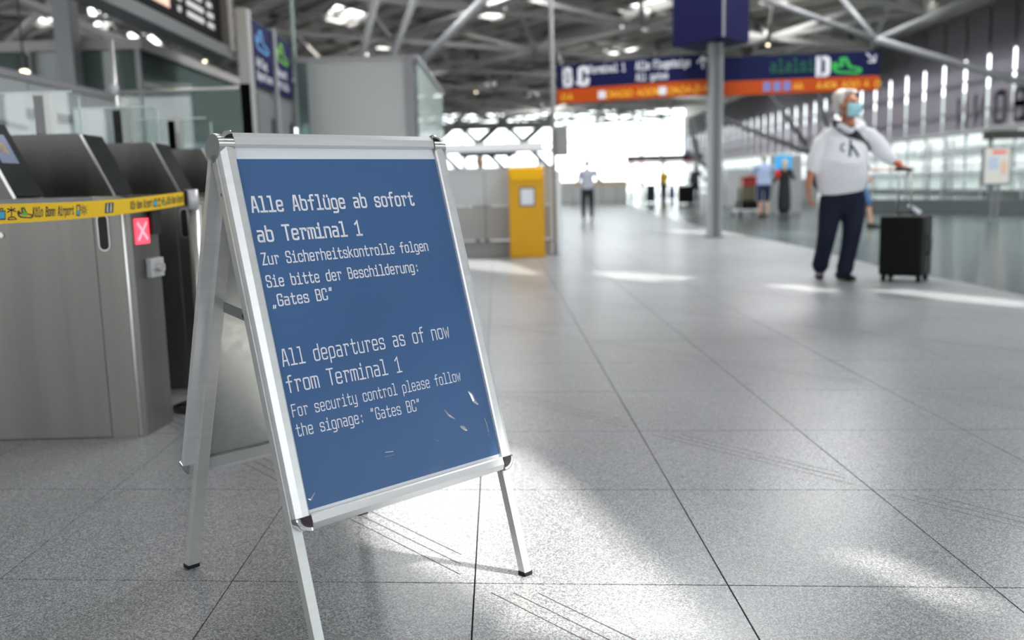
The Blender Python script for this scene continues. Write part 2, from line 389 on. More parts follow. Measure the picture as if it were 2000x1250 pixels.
# ------------------------------------------------------------------ floor
LO = V((-.1127, 2.2329, 0)); LA = V((.634142, -.051873, 0)); LB = V((-.008964, .732435, 0))
floor = MB(); floor.box(-46, 20.3, -12, 106, -.30, -.012)
FLOOR = struct(build('floor', floor, M_JOINT))
def lat(i, j, z=0): return LO + LA * i + LB * j + V((0, 0, z))
g = .0022
def tile_mesh(z0, z1, ii=1, jj=1):
    mb = MB(); a0, a1 = .8 * g / LA.length, ii - .8 * g / LA.length; b0, b1 = g / LB.length, jj - g / LB.length
    e = .0005
    pb = [LA * a0 + LB * b0, LA * a1 + LB * b0, LA * a1 + LB * b1, LA * a0 + LB * b1]
    mb.hexa([p + V((0, 0, z0)) for p in pb] + [p + V((0, 0, z1)) for p in pb])
    me = bpy.data.meshes.new('tile'); me.from_pydata([tuple(p) for p in mb.v], [], mb.f)
    bm = bmesh.new(); bm.from_mesh(me); bmesh.ops.recalc_face_normals(bm, faces=bm.faces)
    es = [ed for ed in bm.edges if all(v.co.z > z1 - 1e-4 for v in ed.verts)]
    bmesh.ops.bevel(bm, geom=es, offset=e, segments=1, affect='EDGES'); bm.to_mesh(me); bm.free(); me.materials.append(M_TILE); return me
TM = tile_mesh(-.012, 0)
gm = MB()
for a, b in (((.067, .925), (.938, .072)), ((.155, .925), (.938, .16)), ((.25, .925), (.935, .25))):
    A = LA * a[0] + LB * a[1]; B = LA * b[0] + LB * b[1]; t = (B - A).normalized(); n = V((-t.y, t.x, 0)) * .0017
    gm.add([A - n + V((0, 0, .0004)), B - n + V((0, 0, .0004)), B + n + V((0, 0, .0004)), A + n + V((0, 0, .0004))], [(0, 1, 2, 3)])
GM = bpy.data.meshes.new('groove'); GM.from_pydata([tuple(p) for p in gm.v], [], gm.f); GM.materials.append(M_GROOVE)
cells = []
for i in range(-60, 60):
    for j in range(-12, 60):
        c = lat(i + .5, j + .5)
        if c.y < -4 or c.y > 40 or c.x < -22.6 or c.x > 19.3: continue
        seen = c.y > 1.3 and abs(c.x) < .58 * c.y + .9
        cells.append((c.length if seen else 1e3, i, j))
cells.sort()
far = MB()
for k, (d, i, j) in enumerate(cells):
    if k < 290:
        t = link('tile', TM, None, FLOOR); t.location = lat(i, j, random.uniform(-.0002, .0002))
        if (i + j + 1) % 3 == 0:
            gr = link('groove_lines', GM, None, t)
    else:
        a0, a1 = g / LA.length, 1 - g / LA.length; o = lat(i, j)
        far.add([o + LA * a0 + LB * a0, o + LA * a1 + LB * a0, o + LA * a1 + LB * a1, o + LA * a0 + LB * a1], [(0, 1, 2, 3)])
ft = build('far_tiles', far, M_TILE, FLOOR, fix=False); ft['kind'] = 'stuff'
# plain stone beyond the tiles that can be told apart: a ring of slabs
r_ = build('floor_field', MB().box(-46, 20.3, 40.2, 106, -.012, -.001).box(-46, -22.3, -12, 40.2, -.012, -.001).box(-22.3, 20.3, -12, -4, -.012, -.001), M_TILE, FLOOR)
# dark green stone inlays with curved borders (2 mm wearing layer on the tiles)
def inlay(pts):
    mb = MB(); mb.prism([V((p.x, p.y, .0005)) for p in pts], (0, 0, .002)); o = build('floor_inlay', mb, M_GREEN, FLOOR); return o
bord = [(1212, 392), (1240, 404), (1269, 417), (1300, 425), (1334, 432), (1385, 447), (1440, 457), (1500, 468), (1590, 487), (1660, 505), (1730, 523), (1850, 545), (1960, 567), (2060, 592)]
pp = [fl(*p) for p in bord]; pp = pp + [V((14, 9, 0)), V((19.5, 16, 0)), V((19.5, 60, 0)), V((12, 60, 0))]
inlay(pp)

# ------------------------------------------------------------------ ceiling with rooflights
COT = 1 / 1.07
def sun_hole(pts):      # opening in the roof whose sunbeam meets the floor at these places
    return [V((p.x + .953 * COT * CEIL_Z, p.y - .30 * COT * CEIL_Z, 0)) for p in pts]
def px_floor(*ps): return [fl(*p) for p in ps]
holes = []
patchA = px_floor((1005, 872), (1085, 880), (1175, 935), (1262, 1005), (1345, 1080), (1432, 1150), (1530, 1262), (1050, 1262), (940, 1150), (850, 1112), (800, 1092)) + [V((-.42, 2.55, 0)), V((-.50, 2.80, 0)), V((-.40, 3.1, 0))]
holes.append(sun_hole(patchA))
holes.append(sun_hole(px_floor((1640, 1082), (1700, 1066), (1780, 1072), (1900, 1118), (2060, 1180), (2080, 1250), (1960, 1225), (1800, 1160))))
holes.append(sun_hole(px_floor((1330, 962), (1372, 958), (1500, 1040), (1640, 1120), (1610, 1132), (1460, 1050))))
holes.append(sun_hole(px_floor((1560, 1180), (1620, 1160), (1760, 1230), (1740, 1262), (1640, 1250))))
holes.append(sun_hole(px_floor((905, 508), (990, 508), (1035, 518), (1096, 541), (1000, 534), (905, 524))))
holes.append(sun_hole(px_floor((1150, 531), (1270, 532), (1385, 541), (1383, 550), (1290, 551), (1200, 543))))
holes.append(sun_hole(px_floor((1490, 556), (1600, 556), (1680, 570), (1600, 572))))
holes.append(sun_hole(px_floor((1690, 566), (1800, 564), (2060, 590), (2060, 606), (1880, 590))))
holes.append(sun_hole(px_floor((1290, 448), (1760, 453), (1760, 465), (1480, 461), (1330, 456))))
def sky_px(*ps):
    out = []
    for p in ps:
        d = ray(*p); out.append(CAM + d * ((CEIL_Z - 1) / d.z))
    return [V((p.x, p.y, 0)) for p in out]
SKY = [((628, 34), (655, 4), (722, 24), (690, 50)), ((928, 28), (950, 6), (1002, 14), (975, 38)), ((1200, 14), (1290, -8), (1330, -2), (1225, 26)),
       ((1210, 46), (1248, 41), (1248, 55), (1211, 60)), ((1253, 50), (1282, 45), (1282, 56), (1254, 62)), ((1177, 93), (1214, 88), (1214, 99), (1179, 104)),
       ((62, 36), (92, 26), (145, 58), (118, 68)), ((100, 20), (128, 10), (152, 36), (142, 44)), ((168, 12), (196, 8), (224, 46), (182, 60)),
       ((246, 62), (284, 52), (326, 90), (262, 97)), ((1350, 112), (1372, 109), (1372, 118), (1352, 121)), ((940, 160), (968, 157), (970, 166), (944, 169)),
       ((48, -6), (74, -6), (78, 6), (60, 6)), ((1480, 2), (1500, -6), (1560, -10), (1520, 12)), ((1800, 0), (1822, -6), (1830, 4), (1806, 8))]
sky_polys = [sky_px(*s) for s in SKY]
holes += sky_polys
def roof_mesh(name, outer, hs):
    loops = [outer]
    for h in hs:
        a = sum((h[i].x * h[(i + 1) % len(h)].y - h[(i + 1) % len(h)].x * h[i].y) for i in range(len(h)))
        loops.append(list(reversed(h)) if a > 0 else h)
    co, es = [], []
    for l in loops:
        o = len(co); n = len(l); co += [p.to_2d() for p in l]; es += [(o + i, o + (i + 1) % n) for i in range(n)]
    vo, _e, fo, _a, _b, _c = delaunay_2d_cdt(co, es, [], 0, 1e-5)
    def inside(p, poly):
        c = False
        for i in range(len(poly)):
            a, b = poly[i], poly[i - 1]
            if (a.y > p.y) != (b.y > p.y) and p.x < (b.x - a.x) * (p.y - a.y) / (b.y - a.y) + a.x: c = not c
        return c
    tri = []
    for f in fo:
        c = (vo[f[0]] + vo[f[1]] + vo[f[2]]) / 3
        if inside(c, outer) and not any(inside(c, h) for h in hs): tri.append(tuple(f))
    co = [V((p.x, p.y, 0)) for p in vo]
    mb = MB()
    for z in (CEIL_Z, CEIL_Z + .18): mb.add([V((p.x, p.y, z)) for p in co], tri)
    k = 0
    for l in loops[1:]:
        n = len(l)
        for i in range(n):
            a, b = l[i], l[(i + 1) % n]
            mb.quad(V((a.x, a.y, CEIL_Z)), V((b.x, b.y, CEIL_Z)), V((b.x, b.y, CEIL_Z + .18)), V((a.x, a.y, CEIL_Z + .18)))
    return build(name, mb, M_ROOF, None, fix=False)
CEILING = struct(roof_mesh('ceiling', [V((-46, -12, 0)), V((20.3, -12, 0)), V((20.3, 106, 0)), V((-46, 106, 0))], holes))
for sp in sky_polys:      # glazing bars across each rooflight in view
    c = sum(sp, V((0, 0, 0))) / len(sp); mbk = MB()
    n = len(sp)
    for i in range(n):
        a, b = sp[i], sp[(i + 1) % n]
        mbk.bar(V((a.x, a.y, CEIL_Z - .03)), V((b.x, b.y, CEIL_Z - .03)), .12, .12)
    a, b = (sp[0] + sp[1]) / 2, (sp[2] + sp[3]) / 2
    mbk.bar(V((a.x, a.y, CEIL_Z + .05)), V((b.x, b.y, CEIL_Z + .05)), .12, .1)
    build('rooflight_frame', mbk, M_BEAM, CEILING)
# space frame under the roof: purlins, cross beams and pyramid struts
PU = V((-.56, .83, 0)).normalized(); PV = V((PU.y, -PU.x, 0)); S = 7.5
cube = bpy.data.meshes.new('roof_beam'); _m = MB(); _m.box(-.5, .5, -.5, .5, 0, 1); cube.from_pydata([tuple(p) for p in _m.v], [], _m.f); cube.materials.append(M_BEAM)
segs = []
def in_hall(p): return -45 < p.x < 19.6 and 22 < p.y < 105
def in_view(p): return in_hall(p) and -.62 * p.y - 5 < p.x < .62 * p.y + 5
base = V((-8, 52, 0))
for i in range(-14, 15):
    for j in range(-14, 15):
        n0 = base + PU * (i * S) + PV * (j * S)
        if not in_view(n0): continue
        top = V((n0.x, n0.y, CEIL_Z - .25)); low = n0 + (PU + PV) * S / 2; low.z = CEIL_Z - 1.75
        for e in (PU, PV):
            t2 = n0 + e * S
            if in_hall(t2): segs.append((top, V((t2.x, t2.y, CEIL_Z - .25)), .26 if e is PU else .20))
        if in_hall(low):
            for dx, dy in ((0, 0), (1, 0), (0, 1), (1, 1)):
                t3 = n0 + PU * (S * dx) + PV * (S * dy)
                if in_hall(t3): segs.append((low, V((t3.x, t3.y, CEIL_Z - .25)), .17))
            for e in (PU, PV):
                l2 = low + e * S
                if in_hall(l2): segs.append((low, l2, .19))
segs.sort(key=lambda s: ((s[0] + s[1]) / 2).y)
stf = MB()
for k, (a, b, w) in enumerate(segs):
    if k < 280:
        o = link('roof_beam', cube, None, CEILING); d = b - a
        o.location = a; o.rotation_euler = d.to_track_quat('Z', 'X').to_euler(); o.scale = (w, w, d.length)
    else: stf.bar(a, b, w)
if stf.v:
    o = build('far_roof_beams', stf, M_BEAM, CEILING); o['kind'] = 'stuff'
# ribs of the roof sheet (thin purlins between)
rb = MB()
for j in range(-90, 90):
    n0 = base + PV * (j * 1.5)
    for s0 in range(-60, 70, 4):
        a = n0 + PU * s0; b = a + PU * 4
        if in_view(a) and in_hall(b): rb.bar(V((a.x, a.y, CEIL_Z - .06)), V((b.x, b.y, CEIL_Z - .06)), .22, .12)
o = build('roof_ribs', rb, mat('rib_paint', (.30, .29, .27), .7), CEILING); o['kind'] = 'stuff'
# dark loudspeaker / duct knots at the nodes
nd = MB()
for i in range(-14, 15):
    for j in range(-14, 15):
        n0 = base + PU * (i * S) + PV * (j * S)
        if in_view(n0) and n0.y > 30: nd.ell((n0.x, n0.y, CEIL_Z - .38), (.32, .32, .2), n=8, m=5)
build('roof_nodes', nd, M_NODE, CEILING)['kind'] = 'stuff'
# slender props of the branching roof columns
for k, (x0, y0, x1, y1, Y, w, up) in enumerate([(735, -8, 697, 150, 22, .17, 0), (812, -8, 748, 160, 22, .15, 0), (950, -8, 815, 130, 24, .19, 0), (20, -8, 500, 190, 18, .20, 0), (-10, 108, 112, -6, 21, .16, 0),
                                           (1478, -6, 1712, 78, 26, .16, 0), (1712, 78, 2020, 168, 26, .2, 0), (1712, 78, 1640, -8, 27, .14, 0), (1712, 78, 1900, -6, 27, .16, 0)]):
    a, b = atY(x0, y0, Y), atY(x1, y1, Y + (0 if k < 5 else 1.0)); mb = MB(); mb.cyl(a, b, w / 2, 10)
    build('roof_strut', mb, M_COLUMN, CEILING, True)

# ------------------------------------------------------------------ walls and facades
XW = 20.0
WR = sroot('wall_right', (XW, 20, 0))
mb = MB(); mb.box(XW, XW + .3, -12, 106, 0, .34); build('plinth', mb, M_GREY_D, WR)
mb = MB(); mb.box(XW + .05, XW + .22, -12, 106, 2.68, 2.86); build('transom', mb, M_FRAMEW, WR)
mb = MB(); mb.box(XW - .1, XW + .25, -12, 106, 7.9, 8.15); build('eaves_beam', mb, M_BEAM, WR)
mb = MB(); mb.box(XW + .02, XW + .2, -12, 106, 8.15, 9.0); build('eaves_panel', mb, M_ROOF, WR)
y = -11.0; k = 0
ys = [37.2 + 1.99 * n for n in range(-24, 35)]
for n, ya in enumerate(ys):
    yb = ya + 1.99; gap = .23 if ya > 30 else .03
    mb = MB(); mb.box(XW - .02, XW + .0, ya + gap / 2, yb - gap / 2, 2.9, 7.95); build('roller_blind', mb, M_BLIND, WR)
    if ya > 18:
        mb = MB(); mb.box(XW + .1, XW + .2, ya - .05, ya + .05, .34, 2.7); build('mullion', mb, M_MULL, WR)
tr = MB()
for z in (3.7, 5.0, 6.2, 7.1): tr.box(XW + .15, XW + .25, -12, 106, z - .05, z + .05)
for z in (1.35, 1.95): tr.box(XW + .12, XW + .18, 20, 106, z - .025, z + .025)
build('glazing_bars', tr, M_MULL, WR)
build('outer_dark_band', MB().box(XW + .3, XW + .42, -12, 106, 5.95, 8.0), mat('outer_band_grey', (.34, .34, .35), .6), WR)  # added band outside, keeping daylight out of the upper blind gaps
mb = MB(); mb.box(XW + .28, XW + .30, -12, 106, .34, 7.9); build('glass', mb, M_CLEAR, WR)
# dark shapes on the blinds, painting the shade of mirrored letters outside the facade
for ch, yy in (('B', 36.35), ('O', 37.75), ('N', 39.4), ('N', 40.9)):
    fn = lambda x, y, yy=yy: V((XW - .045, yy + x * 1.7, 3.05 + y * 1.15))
    mb = text_mb(ch, fn, .2); build('letter_shadow', mb, mat('blind_letter_shade', (.20, .19, .21), .9, translucent=.4), WR)
OB = thing('added_building', 'made-up pale building with window bands, dimming the view through the glazing at right', 'building', (34, 60, -.3))  # added outside to bring the window view below white
build('wall', MB().box(34, 40, 20, 180, -.3, 7), mat('outside_wall', (.42, .42, .42), .8), OB)
for zz in (.6, 2.3, 4.2): build('window_band', MB().box(33.9, 34, 22, 178, zz, zz + .7), M_GREY_D, OB)
# end wall
WE = sroot('wall_far', (0, 105, 0))
em = MB()
for xx in [v * 1.0 for v in range(-45, 20, 5)]: em.box(xx - .12, xx + .12, 105, 105.3, 0, 9)
for z in (.6, 3.1, 5.6, 8.0): em.box(-45, 20, 105.05, 105.2, z - .08, z + .08)
build('glazing_bars', em, M_MULL, WE)
mb = MB(); mb.box(-45, 20.3, 105.25, 105.3, 0, 9); build('glass', mb, M_CLEAR, WE)
dg_ = MB()
for xx in range(-20, 5, 5):
    dg_.bar((xx, 104.5, 4.2), (xx + 5, 104.5, 8.5), .7); dg_.bar((xx + 5, 104, 2.4), (xx, 104, 7.5), .55)
dg_.box(-20, 5, 104, 104.4, 7.2, 7.9).box(-20, 5, 104, 104.4, 4.6, 4.95)
build('wind_brace', dg_, M_GREY, WE)
WB = sroot('wall_back', (0, -12, 0)); mbw = mat('back_wall', (.20, .20, .205), .8)  # unseen back wall, its window band opened to light what faces the camera
build('wall_base', MB().box(-46, 20.3, -12.3, -12, 0, 1.1), mbw, WB); build('wall_head', MB().box(-46, 20.3, -12.3, -12, 7.4, 9.2), mbw, WB)
for k in range(-8, 4): build('pier', MB().box(k * 5.6 + 1.2, k * 5.6 + 3.6, -12.3, -12, 1.1, 7.4), mbw, WB)
for k in range(-8, 4): build('glazing_bars', MB().box(k * 5.6 - 2.0, k * 5.6 + 1.2, -12.2, -12.1, 4.1, 4.2).box(k * 5.6 - .45, k * 5.6 - .35, -12.2, -12.1, 1.1, 7.4), M_MULL, WB)
# left side: solid wall far off
WL = struct(build('wall_left', MB().box(-46.3, -46, -12, 106, 0, 9.2), mat('left_wall', (.45, .46, .46), .8)))
GR = struct(build('ground', MB().box(-300, 300, 106, 500, -.5, -.3).box(20.6, 300, -100, 106, -.5, -.3), M_GROUND))

# ------------------------------------------------------------------ A-frame sign
YAW, TILT = R(43.532), R(16.125)
UB = V((cos(YAW), sin(YAW), 0)); NB = V((sin(YAW), -cos(YAW), 0)); DB = V((0, 0, -cos(TILT))) + NB * sin(TILT)
PB = V((-.605, 2.077, 1.074)); NF = UB.cross(DB).normalized()
if NF.dot(NB) < 0: NF = -NF
def bp(u, s, n=0): return PB + UB * u + DB * s + NF * n
SIGN = thing('a_frame_sign', 'blue poster on silver aluminium A-frame pavement sign reading Alle Abfluege ab sofort', 'sign', (PB.x + .3, PB.y + .3, 0))
SIGN['label'] = 'silver aluminium A-frame floor sign with blue departures notice in foreground'
WB_, HB_ = .569, .789
prof = [(0, 0), (0, .008), (.004, .011), (.020, .0125), (.033, .005), (.0345, -.004), (.0345, -.014), (0, -.014)]
def rail(name, a, b, out, nrm, parent, m=M_ALU):    # a,b inner-edge ends; out = outward dir
    mb = MB(); mb.prism([a + out * p + nrm * q_ for p, q_ in prof], b - a); return build(name, mb, m, parent)
UO0, UO1, SO0, SO1 = -.0, WB_, -.026, HB_ + .006
def side_rail(u, sgn, parent, pt, Uv, Dv, nrm):
    a = pt(u, -.030, 0); b = pt(u, .800, 0); return rail('rail', a, b, Uv * sgn, nrm, parent)
side_rail(0, -1, SIGN, bp, UB, DB, NF); side_rail(WB_, 1, SIGN, bp, UB, DB, NF)
rail('rail', bp(.002, -.0265), bp(WB_ - .002, -.0265), -DB, NF, SIGN)
rail('rail', bp(.002, .797), bp(WB_ - .002, .797), DB, NF, SIGN)
mb = MB(); mb.hexa([bp(-.002, -.03, -.006), bp(WB_ + .002, -.03, -.006), bp(WB_ + .002, .8, -.006), bp(-.002, .8, -.006), bp(-.002, -.03, -.001), bp(WB_ + .002, -.03, -.001), bp(WB_ + .002, .8, -.001), bp(-.002, .8, -.001)])
build('backing_sheet', mb, M_WHITE, SIGN)
mb = MB(); NU, NS = 24, 32
for j in range(NS + 1):
    for i in range(NU + 1):
        u, s = WB_ * i / NU, HB_ * j / NS; mb.v.append(bp(u, s, .0006))
for j in range(NS):
    for i in range(NU): o = j * (NU + 1) + i; mb.f.append((o, o + 1, o + NU + 2, o + NU + 1))
build('poster', mb, M_POSTER, SIGN, True)['label'] = 'blue printed poster under a clear cover'
def bpx(x, y, n=.0014):      # place on the poster
    O = PB + NF * n; d = ray(x, y); t = (O - CAM).dot(NF) / d.dot(NF); return CAM + d * t
LINES = [("Alle Abfl\u00fcge ab sofort", (494, 414), (809, 400.2), None, .14),
         ("ab Terminal 1", (506, 472), (707, 458.5), None, .14),
         ("Zur Sicherheitskontrolle folgen", (514, 517), (836.5, 489), None, .122),
         ("Sie bitte der Beschilderung:", (523, 561), (819, 529.5), None, .122),
         ("\u201eGates BC\u201c", (532, 599), (652, 583), None, .122),
         ("All departures as of now", (554, 715), (878, 658.5), None, .092),
         ("from Terminal 1", (563, 767), (785, 725.5), None, .092),
         ("For security control please follow", (573, 814.5), (900, 743), None, .092),
         ("the signage: \u201cGates BC\u201d", (581, 852.5), (823, 800), None, .092)]
CAPH = [.034, .034, .0255, .0255, .0255, .036, .036, .0265, .0265]
for (s, a, b, _, wgt), ch in zip(LINES, CAPH):
    p0, p1 = bpx(*a), bpx(*b)
    build('lettering', line_text(s, p0, p1, -DB, ch, wgt), M_LETTER, SIGN, fix=False)
film = glassmat('crease_glint', (.9, .93, .97), .5, .1, .25)  # whitened creases that paint in glints on the cover film
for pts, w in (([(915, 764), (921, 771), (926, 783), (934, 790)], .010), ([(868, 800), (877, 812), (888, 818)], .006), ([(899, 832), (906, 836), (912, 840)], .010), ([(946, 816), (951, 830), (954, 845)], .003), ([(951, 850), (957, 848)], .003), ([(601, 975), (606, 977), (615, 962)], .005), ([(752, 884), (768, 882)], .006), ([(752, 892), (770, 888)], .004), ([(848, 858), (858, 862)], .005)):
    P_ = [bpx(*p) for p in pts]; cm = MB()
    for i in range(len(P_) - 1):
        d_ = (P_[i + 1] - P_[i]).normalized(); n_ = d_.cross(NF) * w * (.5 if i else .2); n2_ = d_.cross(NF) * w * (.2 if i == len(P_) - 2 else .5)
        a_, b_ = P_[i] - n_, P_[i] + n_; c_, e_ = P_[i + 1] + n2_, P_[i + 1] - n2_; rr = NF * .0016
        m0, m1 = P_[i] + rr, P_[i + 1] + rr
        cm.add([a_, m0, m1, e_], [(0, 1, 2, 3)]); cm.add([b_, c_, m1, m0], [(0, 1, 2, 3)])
    build('crease_glint', cm, film, SIGN)
# corner caps
def corner(u, s, du, ds, parent, pt, Uv, Dv, nrm, m=M_CHROME):
    mb = MB(); c = pt(u, s, 0); n = 8; poly = []
    poly.append(c)
    for i in range(n + 1):
        a = pi / 2 * i / n; poly.append(c + Uv * (du * .036 * cos(a)) + Dv * (ds * .036 * sin(a)))
    face = [c + (p - c) * .74 for p in poly]; poly = [p - nrm * .015 for p in poly]; mb.prism(poly, nrm * .026); cp = build('corner_cap', mb, m, parent, bevel=.003, smooth=False)
    mb = MB(); mb.prism([p + nrm * .0105 for p in face], nrm * .0025); build('cap_face', mb, mat('smoked_chrome', (.045, .035, .035), .12, .6), cp)
for u, du in ((0, -1), (WB_, 1)):
    corner(u, -.028, du, -1, SIGN, bp, UB, DB, NF); corner(u, .799, du, 1, SIGN, bp, UB, DB, NF)
def leg(pt, u0, u1, s0, s1, n0, n1, parent, floor_z=0.0):
    a, b = pt(u0, s0, n0), pt(u1, s0, n0); c, d = pt(u1, s0, n1), pt(u0, s0, n1)
    def down(u, n):
        p = pt(u, s0, n); q2 = pt(u, s1, n); t = (q2 - p); k = (floor_z + .006 - p.z) / t.z; return p + t * k
    lo = [down(u0, n0), down(u1, n0), down(u1, n1), down(u0, n1)]
    mb = MB(); mb.hexa([a, b, c, d] + lo); o = build('leg', mb, M_ALU_D, parent, bevel=.0012)
    cc = sum(lo, V((0, 0, 0))) / 4
    fo = MB(); fo.hexa([V((cc.x + (p.x - cc.x) * 1.12, cc.y + (p.y - cc.y) * 1.12, .0)) for p in lo] + [V((cc.x + (p.x - cc.x) * 1.12, cc.y + (p.y - cc.y) * 1.12, .010)) for p in lo])
    build('rubber_foot', fo, M_BLACK, o)
leg(bp, -.036, -.013, -.02, 1.1, -.037, -.0145, SIGN)
leg(bp, WB_ + .010, WB_ + .033, -.02, 1.1, -.037, -.0145, SIGN)
# rear half
T2 = math.atan(.36); D2 = V((0, 0, -cos(T2))) - NB * sin(T2); PR = PB - NB * .052; PR.z = 1.096
NR = -UB.cross(D2).normalized()
if NR.dot(NB) > 0: NR = -NR        # outward (rear) normal
def rp(u, s, n=0): return PR + UB * u + D2 * s + NR * n
for u, sg in ((0, -1), (WB_, 1)): rail('rail', rp(u, 0, -.004), rp(u, .825, -.004), UB * sg, NR, SIGN)
rail('rail', rp(.002, .0, -.004), rp(WB_ - .002, .0, -.004), -D2, NR, SIGN); rail('rail', rp(.002, .825, -.004), rp(WB_ - .002, .825, -.004), D2, NR, SIGN)
mb = MB(); mb.hexa([rp(0, 0, -.012), rp(WB_, 0, -.012), rp(WB_, .826, -.012), rp(0, .826, -.012), rp(0, 0, -.008), rp(WB_, 0, -.008), rp(WB_, .826, -.008), rp(0, .826, -.008)])
build('rear_panel', mb, M_BACKPANEL, SIGN)['label'] = 'grey zinc-coloured rear panel seen from inside'
mb = MB(); mb.hexa([bp(0, -.02, -.018), bp(WB_, -.02, -.018), bp(WB_, .81, -.018), bp(0, .81, -.018), bp(0, -.02, -.0142), bp(WB_, -.02, -.0142), bp(WB_, .81, -.0142), bp(0, .81, -.0142)])
build('front_back_panel', mb, M_BACKPANEL, SIGN)
inn = MB(); inn.hexa([rp(.0, .815, -.022), rp(WB_, .815, -.022), rp(WB_, .846, -.022), rp(.0, .846, -.022), rp(0, .815, -.013), rp(WB_, .815, -.013), rp(WB_, .846, -.013), rp(0, .846, -.013)])
build('cross_rail', inn, M_ALU_D, SIGN)
leg(rp, -.006, .024, -.0, 1.1, -.037, -.0135, SIGN)
leg(rp, WB_ - .024, WB_ + .006, -.0, 1.1, -.037, -.0135, SIGN)
for u, du in ((0, -1), (WB_, 1)): corner(u, .827, du, 1, SIGN, rp, UB, D2, NR)
# rounded hinge heads over both ridge ends, with chrome stripes
for u0, u1 in ((-.036, .0), (WB_, WB_ + .036)):
    a = bp(0, -.030, .011); b = rp(0, -.002, .008); ctr = (a + b) / 2; half = (a - b).length / 2 + .003
    ax = (a - b).normalized(); upn = V((0, 0, 1)); poly = []
    ctr = V((ctr.x, ctr.y, ctr.z - .004))
    for i in range(13):
        an = pi * i / 12; poly.append(ctr + ax * (half * cos(an)) + upn * (half * .86 * sin(an)))
    poly += [ctr - ax * (half * .8) - upn * .018, ctr - upn * .034, ctr + ax * (half * .8) - upn * .018]
    mb = MB(); mb.prism([p + UB * u0 for p in poly], UB * (u1 - u0)); hd = build('hinge_head', mb, mat('hinge_steel', (.50, .52, .51), .38, .75), SIGN)
    st = MB()
    for i in range(1, 12, 1):
        an = pi * i / 12 + .02; e = .075
        pA = [ctr + ax * ((half + .001) * cos(a_)) + upn * ((half + .001) * .87 * sin(a_)) for a_ in (an - e, an + e)]
        st.hexa([pA[0] + UB * u0, pA[1] + UB * u0, pA[1] + UB * u1, pA[0] + UB * u1] + [p + upn * .0012 + UB * k_ for p, k_ in ((pA[0], u0), (pA[1], u0), (pA[1], u1), (pA[0], u1))])
    build('ridge', st, mat('bright_rib', (.9, .88, .9), .15, .9), hd)
    if True:
        rv = MB(); p = bp(u0 + .001 if u0 < 0 else u1 - .001, .075, -.02); rv.cyl(p - UB * .003, p + UB * .003, .004, 10); build('rivet', rv, M_CHROME, SIGN)
# folding stays between the two halves
for u in (.02, WB_ - .02):
    a = rp(u, .375, -.038); b = bp(u, .36, -.04); m_ = (a + b) / 2 - V((0, 0, .006)); mb = MB()
    mb.bar(a, m_, .003, .024); mb.bar(m_, b, .003, .024); o = build('folding_stay', mb, M_STAY, SIGN)
    mb = MB(); mb.cyl(m_ - UB * .004, m_ + UB * .004, .006, 10); build('pivot', mb, M_BLACK, o)

